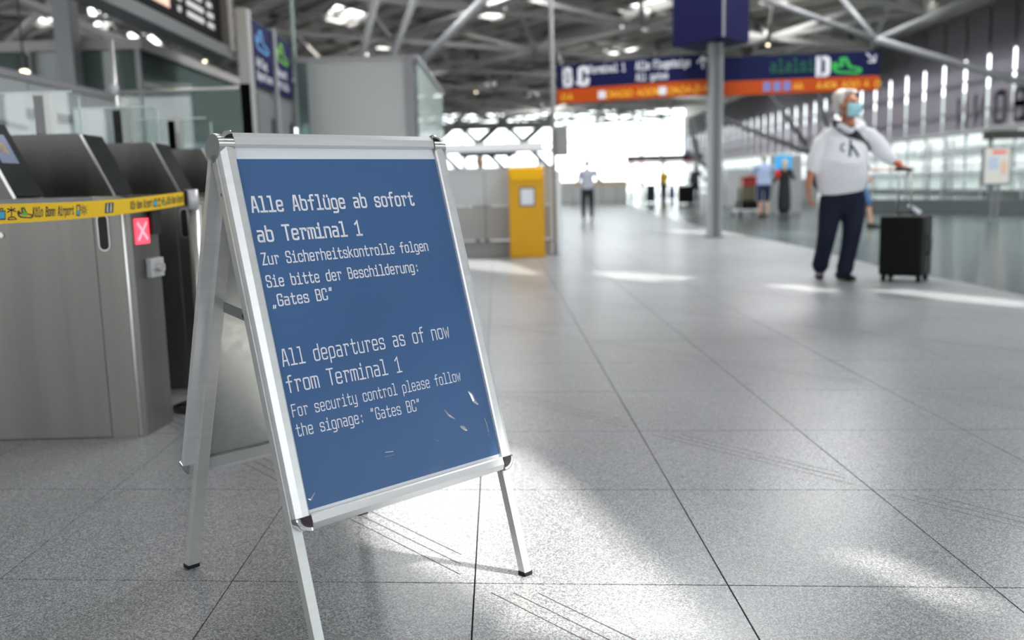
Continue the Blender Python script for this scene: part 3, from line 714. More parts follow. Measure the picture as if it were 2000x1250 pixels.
# ------------------------------------------------------------------ ticket gates
XE = -1.52     # right-hand ends
def gate(Y, idx, label):
    t = thing('ticket_gate', label, 'gate', (XE - 1.0, Y + .12, 0), 'row of stainless steel ticket gates')
    y0, y1 = Y, Y + .25
    X0 = XE - 1.9
    mb = MB(); mb.box(X0, XE - .165, y0, y1, 0, 1.0); build('body', mb, M_STEEL, t, bevel=.004)
    mb = MB()  # end cabinet, rounded corner and sloping top
    pl = [(XE - .163, y0 + .001), (XE - .055, y0 + .001), (XE - .035, y0 + .008), (XE - .022, y0 + .022), (XE, y1), (XE - .163, y1)]
    n = len(pl); o = len(mb.v)
    zt = [1.0, .965, .955, .95, .95, 1.0]
    mb.v += [V((x, y, 0)) for x, y in pl] + [V((x, y, z)) for (x, y), z in zip(pl, zt)]
    mb.f.append(tuple(range(n - 1, -1, -1))); mb.f.append(tuple(range(n, 2 * n)))
    for i in range(n): j = (i + 1) % n; mb.f.append((i, j, n + j, n + i))
    ec = build('end_panel', mb, M_STEEL, t)
    mb = MB(); mb.tube([V((XE - .045, y0 + .004, .01)), V((XE - .045, y0 + .004, .94))], .006, 8); build('corner_highlight', mb, M_STEEL_L, t, True)  # pale strip painting in the highlight on the rounded corner
    # slot with metal rim
    cx, cz = XE - .125, .855
    def pill(r, h, yy, dy):
        P = []
        for i in range(9): a = pi * i / 8; P.append(V((cx + r * cos(a), yy, cz + h + r * sin(a))))
        for i in range(9): a = pi + pi * i / 8; P.append(V((cx + r * cos(a), yy, cz - h + r * sin(a))))
        m_ = MB(); m_.prism(P, (0, dy, 0)); return m_
    rm = build('slot_rim', pill(.0235, .052, y0 - .004, .004), M_STEEL_L, t)
    build('slot', pill(.019, .052, y0 - .0055, .002), M_BLACK, rm)
    # red cross display, ticket mouth and key switch on the end face
    def ef(f_, z, off=.002):   # point on the slanting end face
        a = V((XE - .022, y0 + .022, z)); b = V((XE, y1, z)); nn = V((b.y - a.y, a.x - b.x, 0)).normalized(); return a + (b - a) * f_ + nn * off
    mb = MB(); mb.hexa([ef(.12, .80, 0), ef(.62, .80, 0), ef(.62, .80, .004), ef(.12, .80, .004), ef(.12, .905, 0), ef(.62, .905, 0), ef(.62, .905, .004), ef(.12, .905, .004)])
    dsp = build('display', mb, M_RED_LED, t); dsp['label'] = 'glowing red display with a cross'
    fn = lambda x, y: ef(.12 + .5 * x, .80 + .105 * y, .0052)
    xm = MB(); stroke_icon([(.2, .2), (.8, .8)], fn, .13, xm, False); stroke_icon([(.2, .8), (.8, .2)], fn, .13, xm, False)
    build('cross_mark', xm, mat('led_cross', (.6, .1, .12), .4, emit=(1, .22, .28), estr=1.1), dsp, fix=False)
    mb = MB(); mb.hexa([ef(.64, .835, 0), ef(.97, .835, 0), ef(.97, .835, .02), ef(.64, .835, .02), ef(.64, .945, 0), ef(.97, .945, 0), ef(.97, .945, .02), ef(.64, .945, .02)])
    build('ticket_mouth', mb, M_BLACK, t)
    mb = MB(); mb.hexa([ef(.42, .655, 0), ef(.92, .655, 0), ef(.92, .655, .025), ef(.42, .655, .025), ef(.42, .735, 0), ef(.92, .735, 0), ef(.92, .735, .025), ef(.42, .735, .025)])
    ks = build('key_switch', mb, mat('switch_grey', (.45, .47, .48), .4), t, bevel=.004)
    mb = MB(); mb.cyl(ef(.67, .695, .025), ef(.67, .695, .042), .02, 16); mb.hexa([ef(.6, .68, .04), ef(.74, .68, .04), ef(.74, .68, .05), ef(.6, .68, .05), ef(.6, .71, .04), ef(.74, .71, .04), ef(.74, .71, .05), ef(.6, .71, .05)]); build('knob', mb, M_STEEL_L, ks)
    # sloping reader housing with a dark glass face
    xa, xb, zt = -2.0, -2.14, 1.315
    hs = MB(); hs.prism([V((xa, y0 + .004, 1.0)), V((xb, y0 + .004, zt - .012)), V((xb - .012, y0 + .004, zt)), V((X0, y0 + .004, zt)), V((X0, y0 + .004, 1.0))], (0, .242, 0))
    build('reader_housing', hs, M_STEEL_D, t)
    sg = MB(); k = V((.010, 0, .005))
    a0, a1 = V((xa + .002, y0 + .012, 1.004)), V((xb + .002, y0 + .012, zt - .01)); dy = V((0, .226, 0))
    sg.hexa([a0, a1, a1 + dy, a0 + dy, a0 + k, a1 + k, a1 + k + dy, a0 + k + dy]); scn = build('reader_glass', sg, M_SCREEN, t)
    ed = MB(); ed.bar(V((xa + .008, y0 + .004, 1.0)), V((xb + .006, y0 + .004, zt - .006)), .012, .008); build('edge_trim', ed, M_STEEL_L, t)
    if idx == 0:
        pc = MB(); 
        def sp(u, v): return a0 + (a1 - a0) * v + dy * u + k * 1.05
        pc.quad(sp(.15, .45), sp(.75, .45), sp(.75, .85), sp(.15, .85)); build('screen_picture', pc, mat('screen_picture', (.008, .03, .08), .3, emit=(.01, .04, .12), estr=.3), scn, fix=False)
        p2 = MB(); p2.quad(sp(.3, .62), sp(.6, .58), sp(.55, .74), sp(.3, .7)); build('screen_picture', p2, mat('screen_orange', (.12, .07, .01), .3, emit=(.2, .12, .02), estr=.3), scn, fix=False)
    ln = MB(); ln.box(X0, XE - .165, y0 - .0006, y0, .985, .992); build('seam', ln, M_GREY_D, t)
    if idx == 0:
        mb = MB(); mb.cyl((-2.06, y0, .855), (-2.06, y0 - .006, .855), .011, 14); build('bolt', mb, M_STEEL_L, t)
    # post with black face and glass wing
    if idx > 0:
        px_ = -2.36; yy = y0 + .0
        mb = MB(); mb.box(px_ - .045, px_ + .045, yy + .10, yy + .16, 1.31, 1.535); po = build('wing_post', mb, mat('post_steel', (.42, .41, .39), .45, .5), t, bevel=.006)
        mb = MB(); mb.box(px_ - .040, px_ + .006, yy + .094, yy + .101, 1.315, 1.515); build('black_strip', mb, M_MATT, po)
    return t
GATES = [gate(3.76, 0, 'nearest steel ticket gate with lit red cross and key switch'),
         gate(4.71, 1, 'steel ticket gate just behind the nearest one, dark sloping reader glass'),
         gate(5.66, 2, 'third steel ticket gate from the front, partly behind the sign'),
         gate(6.58, 3, 'rearmost steel ticket gate, its sloping top beside the sign')]
def gwing(Y, xr):
    t = tag(None or build('glass_wing', (lambda m_: (m_.prism([V((xr - .45, Y, 1.34)), V((xr, Y, 1.34)), V((xr, Y, 1.50)), V((xr - .012, Y, 1.52)), V((xr - .03, Y, 1.53)), V((xr - .45, Y, 1.53))], (0, .010, 0)), m_)[1])(MB()), M_CLEAR), '', 'glass panel')
    return t
for Y, xr, tg in ((4.80, -2.17, 'second'), (5.74, -2.13, 'third'), (6.68, -2.10, 'rearmost')):
    r_ = MB(); r_.prism([V((xr - .5, Y, 1.316)), V((xr, Y, 1.316)), V((xr, Y, 1.50)), V((xr - .012, Y, 1.522)), V((xr - .03, Y, 1.53)), V((xr - .5, Y, 1.53))], (0, .010, 0))
    o = build('glass_wing', r_, M_CLEAR); tag(o, 'clear glass wing with rounded corner standing on %s ticket gate' % tg, 'glass panel')
    e = MB(); e.bar(V((xr + .002, Y + .005, 1.317)), V((xr + .002, Y + .005, 1.50)), .004, .010); e.bar(V((xr - .03, Y + .005, 1.531)), V((xr - .5, Y + .005, 1.531)), .003, .010)
    build('glass_edge', e, M_EDGE, o)

# ------------------------------------------------------------------ belt barrier in front of the gates
BPX, BPY = -1.455, 4.28
post = thing('belt_post', 'steel belt post with round foot, half hidden behind the sign', 'barrier', (BPX, BPY, 0))
mb = MB(); mb.cyl((BPX, BPY, 0), (BPX, BPY, .014), .155, 40); mb.cyl((BPX, BPY, .014), (BPX, BPY, .028), .15, 40, .06); build('foot_plate', mb, mat('bronze_steel', (.16, .15, .14), .3, .9), post, True)
mb = MB(); mb.cyl((BPX, BPY, .02), (BPX, BPY, .93), .026, 24); build('pole', mb, M_STEEL_L, post, True)
mb = MB(); mb.cyl((BPX, BPY, .93), (BPX, BPY, 1.02), .028, 24); build('belt_head', mb, mat('head_silver', (.62, .62, .64), .4, .3), post, True)
mb = MB(); mb.box(BPX - .030, BPX - .010, BPY - .044, BPY - .024, .948, 1.018); build('belt_clip', mb, M_BLACK, post)
E0 = V((BPX - .020, BPY - .028, .982)); E1 = atY(0, 418, 2.87); E2 = E1 + (E1 - E0) * .9; E2.z = .955
def belt(t):      # t in metres from the post
    L1 = (E1 - E0).length; d = (E1 - E0); dd = V((d.x, d.y, 0)).normalized(); x = t
    z = .982 - (.982 - E1.z) * (t / L1) - .012 * sin(pi * min(1, t / L1)); return V((E0.x + dd.x * x, E0.y + dd.y * x, z)), dd
tl = MB(); NT = 40; TLEN = 2.2
for i in range(NT + 1):
    p, dd = belt(TLEN * i / NT); h = .030
    tl.v += [p + V((0, 0, -h)), p + V((0, 0, h))]
for i in range(NT): a = i * 2; tl.f.append((a, a + 2, a + 3, a + 1))
TP = thing('barrier_belt', 'yellow printed barrier belt stretched in front of the ticket gates', 'belt', (BPX - .4, BPY - .9, .95))
tp = build('belt_strip', tl, M_TAPE, TP, fix=False)
tm = tp.modifiers.new('s', 'SOLIDIFY'); tm.thickness = .0016; tm.offset = 0
dB = V((E1.x - E0.x, E1.y - E0.y, 0)).normalized(); nB = V((-dB.y, dB.x, 0))
if nB.dot(CAM - E0) < 0: nB = -nB
def t_at(px):    # distance along the belt of a picture column
    d = ray(px, 405); A = E0.x - 0; 
    # solve E0 + dB*t on vertical plane through the ray
    det = dB.x * (-d.y) - dB.y * (-d.x)
    rx, ry = CAM.x - E0.x, CAM.y - E0.y
    return (rx * (-d.y) - ry * (-d.x)) / det
def tfn(t0, t1, y0=-.018, y1=.018):   # glyph x: 0 -> t0 ; 1 -> t1
    def f(x, y):
        t = t0 + (t1 - t0) * x; p, _ = belt(t); return p + nB * .0014 + V((0, 0, y0 + (y1 - y0) * y))
    return f
def belt_text(s, pxa, pxb, m=M_INK):
    ta, tb = t_at(pxa), t_at(pxb); tw = text_w(s); f = tfn(ta, tb, -.013, .016)
    build('lettering', text_mb(s, lambda x, y: f((x + .25 * y) / tw, y), .16), m, TP, fix=False)
def belt_icons(px_, kind, w=14, m=None):
    f = tfn(t_at(px_), t_at(px_ + w), -.019, .019); mb = MB(); mb2 = MB(); c2 = None
    if kind == 'plane':
        mb.add([f(*p) + nB * .0003 for p in [(.2, .3), (.75, .3), (.45, .75)]], [(0, 1, 2)]); mm = M_GRNINK
        stroke_icon(PLANE, f, .12, mb2); c2 = M_INK
    elif kind == 'bag':
        mb.add([f(*p) for p in [(.12, .1), (.82, .1), (.88, .7), (.18, .7)]], [(0, 1, 2, 3)]); mm = M_CYAN
        stroke_icon([(.1, .08), (.82, .08), (.9, .72), (.18, .72)], f, .12, mb2); stroke_icon([(.38, .74), (.40, .92), (.68, .92), (.68, .74)], f, .1, mb2, False); c2 = M_INK
    elif kind == 'palm':
        mm = M_INK; stroke_icon([(.42, .2), (.5, .75)], f, .1, mb, False)
        for a in ((.1, .62), (.15, .9), (.5, 1.0), (.85, .9), (.9, .66)): stroke_icon([(.5, .78), a], f, .1, mb, False)
        stroke_icon([(.05, .02), (.9, .02), (.7, .2), (.2, .2)], f, .1, mb)
    elif kind == 'burst':
        mm = M_INK
        for k in range(8): a = k * pi / 4; stroke_icon([(.5 + .15 * cos(a), .5 + .15 * sin(a)), (.5 + .45 * cos(a), .5 + .45 * sin(a))], f, .09, mb, False)
    elif kind == 'ticket':
        mm = M_CYAN; mb.add([f(*p) for p in [(.25, .05), (.7, .05), (.8, .5), (.35, .5)]], [(0, 1, 2, 3)])
        stroke_icon([(.2, .02), (.7, .02), (.9, .95), (.4, .95)], f, .12, mb2); c2 = M_INK
    elif kind == 'wc':
        mm = M_INK; mb.add([f(*p) for p in [(0, 0), (.92, 0), (1.08, 1), (.16, 1)]], [(0, 1, 2, 3)])
        g_ = lambda x, y: f(x, y) + nB * .0004
        for ox in (.25, .62):
            stroke_icon([(ox + .04, .15), (ox + .1, .62)], g_, .13, mb2, False); stroke_icon([(ox + .12, .78), (ox + .14, .86)], g_, .12, mb2, False)
        c2 = M_SIGNW
    build('pictogram', mb, mm, TP, fix=False)
    if mb2.v: build('pictogram', mb2, c2, TP, fix=False)
belt_icons(-8, 'bag', 18); belt_icons(11, 'palm', 20); belt_icons(33, 'plane', 28); belt_text("K\u00f6ln Bonn Airport", 62, 142)
belt_icons(145, 'ticket', 12); belt_icons(155, 'burst', 15); belt_icons(203, 'wc', 18); belt_text("K\u00f6ln Bonn Airport", 254, 297)
belt_icons(299, 'bag', 9); belt_icons(308, 'palm', 7); belt_icons(316, 'plane', 10); belt_text("K\u00f6ln Bonn Airport", 327, 358); belt_icons(359, 'ticket', 5); belt_icons(365, 'burst', 5)

# ------------------------------------------------------------------ left background
def slab(name, x0, x1, y0, y1, z0, z1, m, label, cat, group=None):
    o = build(name, MB().box(x0, x1, y0, y1, z0, z1), m); tag(o, label, cat, group); return o
COLL = build('column', MB().box(-5.95, -5.70, 12.6, 12.85, 0, 9), M_COLUMN, None, bevel=.02); tag(COLL, 'slim grey steel column rising behind the ticket gates', 'column')
# control room: glazed box with a grey roof edge
CR = thing('glazed_room', 'teal glazed security room behind the white panel wall', 'room', (-9, 16, 0))
build('roof_edge', MB().box(-13, -4.95, 13, 22, 2.98, 3.12), M_BEAM, CR)
build('front_glass', MB().box(-13, -5.0, 13.05, 13.09, 0, 2.98), M_TEAL, CR)
build('side_glass', MB().box(-5.04, -5.0, 13.05, 21.9, 0, 2.98), M_TEAL, CR)
build('rear_wall', MB().box(-13, -5.0, 21.8, 22, 0, 2.98), mat('teal_wall', (.17, .25, .24), .6), CR)
for x in (-10, -8, -6.5, -5.02): build('glazing_post', MB().box(x - .03, x + .03, 13.0, 13.06, 0, 2.98), M_GREY, CR)
PW = thing('partition_wall', 'white panelled partition with a handrail behind the ticket gates', 'wall', (-5.1, 10, 0))
for k in range(5): build('wall_panel', MB().box(-5.18, -5.08, 6.2 + k * 1.3, 7.48 + k * 1.3, 0, 2.22), M_WALLW, PW)
build('top_rail', MB().bar((-5.1, 6.2, 2.27), (-5.1, 12.7, 2.27), .08), M_GREY, PW)
build('slot_recess', MB().box(-5.075, -5.06, 10.0, 11.0, 1.84, 1.94), M_BLACK, PW)
build('side_handrail', MB().tube([V((-4.95, 8.4, 1.80)), V((-4.95, 9.7, 1.72))], .03, 8), M_GREY_D, PW, True)
# glass screen further right
GS = thing('glass_screen', 'frameless glass screen with a steel top rail left of the blue info pillar', 'glass screen', (-3.1, 9, 0))
build('pane', MB().box(-3.68, -2.98, 9.0, 9.012, .1, 1.96), M_CLEAR, GS); build('pane', MB().box(-2.96, -2.5, 9.0, 9.012, .1, 1.97), M_CLEAR, GS)
build('top_rail', MB().cyl((-3.7, 9.0, 1.975), (-2.5, 9.0, 1.985), .016, 10), M_STEEL_L, GS, True)
build('end_post', MB().box(-2.515, -2.435, 8.98, 9.03, 0, 2.02), M_MATT, GS)
build('end_post', MB().cyl((-3.71, 9, 0), (-3.71, 9, 2.45), .018, 10), M_STEEL_L, GS, True)
build('fitting', MB().ell((-3.71, 8.98, 2.0), (.04, .04, .06)), M_FRAMEW, GS, True)
# things seen through it
slab('desk', -4.9, -3.9, 12.3, 12.9, 0, 1.66, mat('pale_blue_desk', (.36, .44, .50), .5), 'pale blue desk front seen through the glass screen', 'desk')
for x0, x1 in ((256, 289), (300, 318)):
    a, b = atY(x0, 226, 21.7), atY(x1, 198, 21.7); build('lit_panel', MB().box(a.x, b.x, 21.72, 21.79, a.z, b.z), mat('lit_panel', (.8, .85, .8), .5, emit=(.8, .9, .82), estr=.35), CR)
# departures board hanging top left
DB_ = thing('departures_board', 'hanging black departures board with white rows, upper left', 'display', (-4.2, 11, 3.2))
build('housing', MB().box(-4.45, -4.2, 6.5, 14.2, 3.22, 5.2), mat('board_black', (.008, .008, .008), .8, 0, .1), DB_)
build('lower_beam', MB().box(-4.42, -4.12, 6.0, 14.4, 3.0, 3.16), M_GREY_D, DB_)
cs = build('colour_screen', MB().box(-4.2, -4.19, 9.0, 12.05, 3.32, 5.0), mat('advert_screen', (.3, .3, .2), .4, emit=(.62, .36, .30), estr=.7), DB_)
build('screen_area', MB().box(-4.189, -4.186, 9.2, 11.2, 3.32, 4.6), mat('advert_yellow', (.4, .4, .05), .4, emit=(.42, .42, .03), estr=.7), cs)
rw = MB()
for r in range(9):
    z = 3.34 + r * .14
    for (ya, yb) in ((12.35, 12.55), (12.7, 13.4), (13.55, 13.85)):
        rw.box(-4.198, -4.19, ya, yb - random.random() * .1, z, z + .07)
build('text_rows', rw, mat('board_text', (.3, .3, .3), .5, emit=(.55, .55, .55), estr=.35), DB_)
for yy in (7.5, 13.6): build('hanger', MB().box(-4.36, -4.3, yy, yy + .06, 5.2, 9), M_GREY_D, DB_)
# side screens of the board seen edge on
build('end_frame', MB().box(-4.3, -4.1, 14.25, 14.5, 3.1, 5.2), mat('board_end', (.20, .18, .16), .5), DB_)
# info pillar with blue panels
IP = thing('info_pillar', 'grey pillar with blue arrivals and departures panels, left of the frosted booth', 'sign', (-3.3, 12.9, 0))
build('front_frame', MB().box(-3.31, -3.17, 11.8, 12.0, 0, 3.25), mat('pillar_grey', (.33, .325, .33), .45), IP, bevel=.01)
build('core', MB().box(-3.31, -3.22, 12.0, 14.3, 0, 3.2), M_GREY_D, IP)
build('sign_panel', MB().box(-3.22, -3.17, 12.02, 13.0, 2.36, 3.16), M_NAVY, IP); build('sign_panel', MB().box(-3.22, -3.17, 13.12, 14.1, 2.36, 3.16), M_NAVY, IP)
build('divider', MB().box(-3.22, -3.14, 13.01, 13.11, 0, 3.2), M_GREY, IP)
for a, b in ((12.1, 12.95), (13.2, 14.0)):
    dr = build('door_panel', MB().box(-3.21, -3.18, a, b, .1, 2.25), M_GREY_D, IP); build('window_strip', MB().box(-3.178, -3.17, b - .2, b - .05, .3, 1.98), M_BLACK, dr)
def pil(y0, y1, z0, z1): return lambda x, y: V((-3.165, y0 + (y1 - y0) * x, z0 + (z1 - z0) * y))
mb = MB(); stroke_icon(PLANE, pil(12.15, 12.75, 2.78, 3.08), .1, mb); build('pictogram', mb, M_SIGNB, IP, fix=False)
mb = MB(); stroke_icon(PLANE, pil(13.25, 13.85, 2.78, 3.08), .1, mb); build('pictogram', mb, mat('lime_sign', (.16, .45, .03), .5), IP, fix=False)
for s, y0, z, w in (("Abflug", 12.12, 2.60, .5), ("Departures", 12.12, 2.44, .75), ("Ankunft", 13.2, 2.60, .55), ("Arrivals", 13.2, 2.44, .6)):
    build('lettering', line_text(s, V((-3.165, y0, z)), V((-3.165, y0 + w, z)), V((0, 0, 1)), .10, .15), M_SIGNW, IP, fix=False)

# ------------------------------------------------------------------ booth and check-in counter
YB = 14.2; KB_ = YB / 13.4
class MBK(MB):
    def box(s, x0, x1, y0, y1, z0, z1, fr=None): return MB.box(s, x0 * KB_, x1 * KB_, y0, y1, max(0, 1 + (z0 - 1) * KB_), 1 + (z1 - 1) * KB_)
BO = thing('frosted_booth', 'tall booth of frosted glass behind the sign, left of the yellow post box', 'booth', (-2.1, YB + 1, 0))
build('front_pane', MBK().box(-2.80, -1.42, YB, YB + .02, .2, 2.79), M_FROST, BO)
build('edge_pane', MBK().box(-2.97, -2.80, YB, YB + .02, .2, 2.83), M_TEAL, BO)
build('side_pane', MBK().box(-1.27, -1.25, YB + .06, YB + 5.5, .2, 2.80), glassmat('side_frost', (.62, .70, .68), .5), BO)
build('edge_post', MBK().box(-1.43, -1.30, YB - .03, YB + .1, 0, 2.86), mat('post_violet', (.24, .24, .27), .5), BO)
build('edge_post', MBK().box(-2.98, -2.95, YB - .01, YB + .04, 0, 4.6), mat('post_pale', (.35, .44, .42), .4), BO)
build('top_frame', MBK().box(-2.97, -1.27, YB - .01, YB + .05, 2.79, 2.86), M_GREY, BO)
build('top_frame', MBK().box(-1.30, -1.22, YB, YB + 5.5, 2.80, 2.86), M_GREY, BO)
build('base', MBK().box(-2.97, -1.27, YB - .01, YB + .05, 0, .2), M_GREY, BO)
build('rear_board', MBK().box(-2.95, -1.32, YB + .7, YB + .74, 0, 2.7), mat('pale_board', (.40, .42, .40), .6), BO)
build('yellow_board', MBK().box(-1.36, -1.33, YB + 1.6, YB + 5.2, 1.9, 2.78), mat('cream_board', (.72, .58, .30), .6), BO)
YB = 13.4
CN = thing('service_counter', 'long pale grey service counter behind the yellow post box', 'counter', (-.4, YB + .4, 0))
for k, (a, b) in enumerate(((-2.9, -1.3), (-1.29, -.35), (-.34, .58))):
    build('upper_panel', MB().box(a, b, YB, YB + .04, .72, 1.22), M_COUNTER, CN); build('lower_panel', MB().box(a, b, YB + .01, YB + .04, .23, .71), M_COUNTER2, CN)
build('plinth', MB().box(-2.9, .58, YB + .03, YB + .06, 0, .17), M_COUNTER2, CN)
build('foot_rail', MB().box(-2.9, .62, YB - .02, YB + .05, .17, .21), M_GREY, CN)
build('worktop', MB().box(-2.9, .60, YB - .02, YB + .7, 1.22, 1.25), M_COUNTER, CN)
build('end_panel', MB().hexa([V(p) for p in ((.58, YB, 0), (.62, YB, 0), (.98, YB + 4.0, 0), (.94, YB + 4.0, 0), (.58, YB, 1.24), (.62, YB, 1.24), (.98, YB + 4, 1.24), (.94, YB + 4, 1.24))]), M_COUNTER, CN)
PBX = thing('post_box', 'yellow freestanding post box with a white notice in its window', 'post box', (.26, 12.95, 0))
xa, xb, yf = fl(997, 504).x, fl(1066, 503).x, 12.95
mb = MB(); mb.prism([V((xa, yf, 0)), V((xa, yf, 1.13)), V((xa, yf + .05, 1.23)), V((xa, yf + .12, 1.255)), V((xa, yf + .36, 1.255)), V((xa, yf + .36, 0))], (xb - xa, 0, 0)); build('body', mb, M_YELLOW, PBX, bevel=.006)
mb = MB(); mb.hexa([V(p) for p in ((xa + .03, yf - .03, 1.07), (xb - .03, yf - .03, 1.07), (xb - .03, yf + .02, 1.07), (xa + .03, yf + .02, 1.07), (xa + .03, yf + .015, 1.20), (xb - .03, yf + .015, 1.20), (xb - .03, yf + .06, 1.20), (xa + .03, yf + .06, 1.20))]); build('flap', mb, M_YELLOW2, PBX, bevel=.004)
mb = MB(); mb.box(xa + .145, xb - .125, yf - .008, yf, .705, .975); wf = build('window_frame', mb, M_GREY_D, PBX, bevel=.003)
build('notice', MB().box(xa + .165, xb - .145, yf - .011, yf - .008, .73, .95), M_WHITE, wf)
SP = thing('slim_post', 'slender grey post with a small sign box right of the post box', 'post', (.67, 14.4, 0))
build('pole', MB().cyl((.655, 13.3, 0), (.655, 13.3, 4.0), .030, 12), M_GREY, SP, True)
build('sign_box', MB().box(.685, .86, 13.24, 13.36, 1.40, 1.80), M_GREY, SP, bevel=.02)
build('floor_plate', MB().box(.59, .72, 13.23, 13.37, 0, .01), M_GREY_D, SP)
# gallery beams and displays beyond the counter
CA = thing('canopy', 'pale canopy over the far check-in row beyond the counter', 'canopy', (-.5, 31, 0))
build('beam', MB().box(-3.9, 1.15, 30, 30.6, 2.10, 2.36), mat('canopy_white', (.8, .8, .82), .5), CA); build('shade', MB().box(-1.6, .3, 30.6, 31, 1.97, 2.09), M_GREY_D, CA)
for xq in (-3.6, -1.4, 1.0): build('support', MB().cyl((xq, 30.3, 0), (xq, 30.3, 2.0), .06, 8), M_GREY, CA)

# ------------------------------------------------------------------ column and way signs
YC = 16.4; cx0 = fl(1397, 464).x
CO = thing('sign_column', 'grey steel column carrying the way signs, middle right', 'column', (cx0, YC, 0))
build('shaft', MB().box(cx0 - .055, cx0 + .055, YC - .1, YC + .1, 0, 9), mat('shaft_dark', (.12, .125, .135), .4), CO, bevel=.01)
for s_ in (-1, 1): build('flange', MB().box(cx0 + s_ * .085 - .032, cx0 + s_ * .085 + .032, YC - .12, YC + .12, 0, 9), M_COLUMN, CO, bevel=.008)
build('base_plate', MB().box(cx0 - .16, cx0 + .16, YC - .16, YC + .16, 0, .015), M_GREY_D, CO)
a, c, e = atY(1321, 86, YC - .0), atY(1413, 79, YC - .75), atY(1475, 80, YC - .3)
zc = a.z
cubep = [V((a.x, a.y + .35, 0)), V((c.x, c.y, 0)), V((e.x, e.y + .4, 0)), V((a.x + e.x - c.x, a.y + e.y - c.y + .75, 0))]
mb = MB(); mb.prism([p + V((0, 0, zc)) for p in cubep], (0, 0, 1.4)); cb = build('info_cube', mb, mat('cube_navy', (.009, .009, .062), .6, 0, .15), None); tag(cb, 'large navy blue information cube on top of the sign column', 'sign')
build('corner_bar', MB().cyl(cubep[1] + V((0, -.01, zc - .01)), cubep[1] + V((0, -.01, zc + 1.41)), .02, 8), M_GREY, cb)
def way_sign(name, label, p00, p10, p01, p11, Ya, Yb):
    """corner pixels: bottom-left, bottom-right, top-left, top-right"""
    a, b, c, d = atY(*p00, Ya), atY(*p10, Yb), atY(*p01, Ya), atY(*p11, Yb)
    zb, zt = (a.z + b.z) / 2, (c.z + d.z) / 2
    o = V((a.x, Ya, zb)); ux = V((b.x - a.x, Yb - Ya, 0)); uz = V((0, 0, zt - zb)); nn = V((ux.y, -ux.x, 0)).normalized()
    t = thing(name, label, 'sign', (o + ux / 2))
    def P(x, y, n=0): return o + ux * x + uz * y + nn * n
    def plate(nm, x0, x1, y0, y1, m, n0=-.12, n1=0):
        mb = MB(); mb.hexa([P(x0, y0, n0), P(x1, y0, n0), P(x1, y0, n1), P(x0, y0, n1), P(x0, y1, n0), P(x1, y1, n0), P(x1, y1, n1), P(x0, y1, n1)]); return build(nm, mb, m, t)
    plate('navy_panel', 0, 1, .37, 1, M_NAVY); plate('orange_panel', 0, 1, 0, .37, M_ORANGE)
    asp = ux.length / uz.length
    def put(s, x, y, h, wgt=.16, m=M_SIGNW, sx=1.0):
        w = text_w(s) * h / asp * sx
        build('lettering', line_text(s, P(x, y, .004), P(x + w, y, .004), uz, h, wgt), m, t, fix=False)
    def icon(pts, x, y, h, m, w=.1, closed=True, wx=1):
        mb = MB(); stroke_icon(pts, lambda a_, b_: P(x + a_ * h / asp * wx, y + b_ * h, .004), w, mb, closed); build('pictogram', mb, m, t, fix=False)
    return t, P, plate, put, icon
t, P, plate, put, icon = way_sign('way_sign', 'navy and orange hanging sign reading B.C Terminal 1 Alle Flugsteige', (1088, 200), (1384, 187.5), (1088, 126), (1384, 105), 17.6, 16.5)
put("B", .056, .46, .41, .26, sx=1.0); put("C", .162, .46, .41, .26, sx=1.15); plate('lettering', .134, .152, .46, .54, M_SIGNW, 0, .005)
put("Terminal 1", .228, .73, .18, .17, sx=.88); put("Alle Flugsteige", .54, .73, .18, .17, sx=.84); put("All gates", .54, .46, .16, .15, M_SIGNW, sx=.95)
icon([(.5, 0), (.5, 1)], .93, .66, .27, M_SIGNW, .16, False); icon([(.05, .5), (.5, 1), (.95, .5)], .93, .66, .27, M_SIGNW, .16, False)
for x in (.285, .685): plate('white_plate', x, x + .05, .06, .26, M_SIGNW, 0, .006)
rnd = random.Random(3)
for x in [.03, .075, .34, .37, .40, .44, .48, .54, .58, .62, .65, .75, .78, .82, .86, .91, .96]:
    icon([(0, 0), (.8, .1), (.9, .7), (.4, 1), (.1, .6)] if rnd.random() < .5 else [(.1, 0), (.5, 1), (.9, 0), (.5, .4)], x, .08, .16, M_SIGNY, .22)
t, P, plate, put, icon = way_sign('way_sign', 'navy and orange hanging sign with letter D and green plane', (1413, 186.5), (1717, 175.5), (1413, 111), (1717, 99.5), 16.35, 16.0)
put("D", .612, .44, .43, .24, sx=1.3)
icon(PLANE, .705, .42, .46, M_SIGNG, .13, wx=1.5)
icon([(0, 1), (1, 0)], .915, .72, .22, M_SIGNW, .16, False); icon([(.25, 0), (1, 0), (1, .75)], .915, .72, .22, M_SIGNW, .16, False)
put("alalsi", .305, .56, .32, .075, mat("sign_green_dim", (.01, .19, .035), .6), sx=.98)
for x in (.26, .325, .39): plate('blue_plate', x, x + .045, .07, .31, mat('plate_blue', (.16, .2, .5), .5), 0, .005); put("P", x + .012, .09, .12, .25)
for x in [.45, .48, .60, .64, .67, .70, .76, .80, .84, .90, .97]:
    icon([(0, 0), (.8, .1), (.9, .7), (.4, 1), (.1, .6)] if rnd.random() < .5 else [(.1, 0), (.5, 1), (.9, 0), (.5, .4)], x, .09, .16, M_SIGNY, .22)
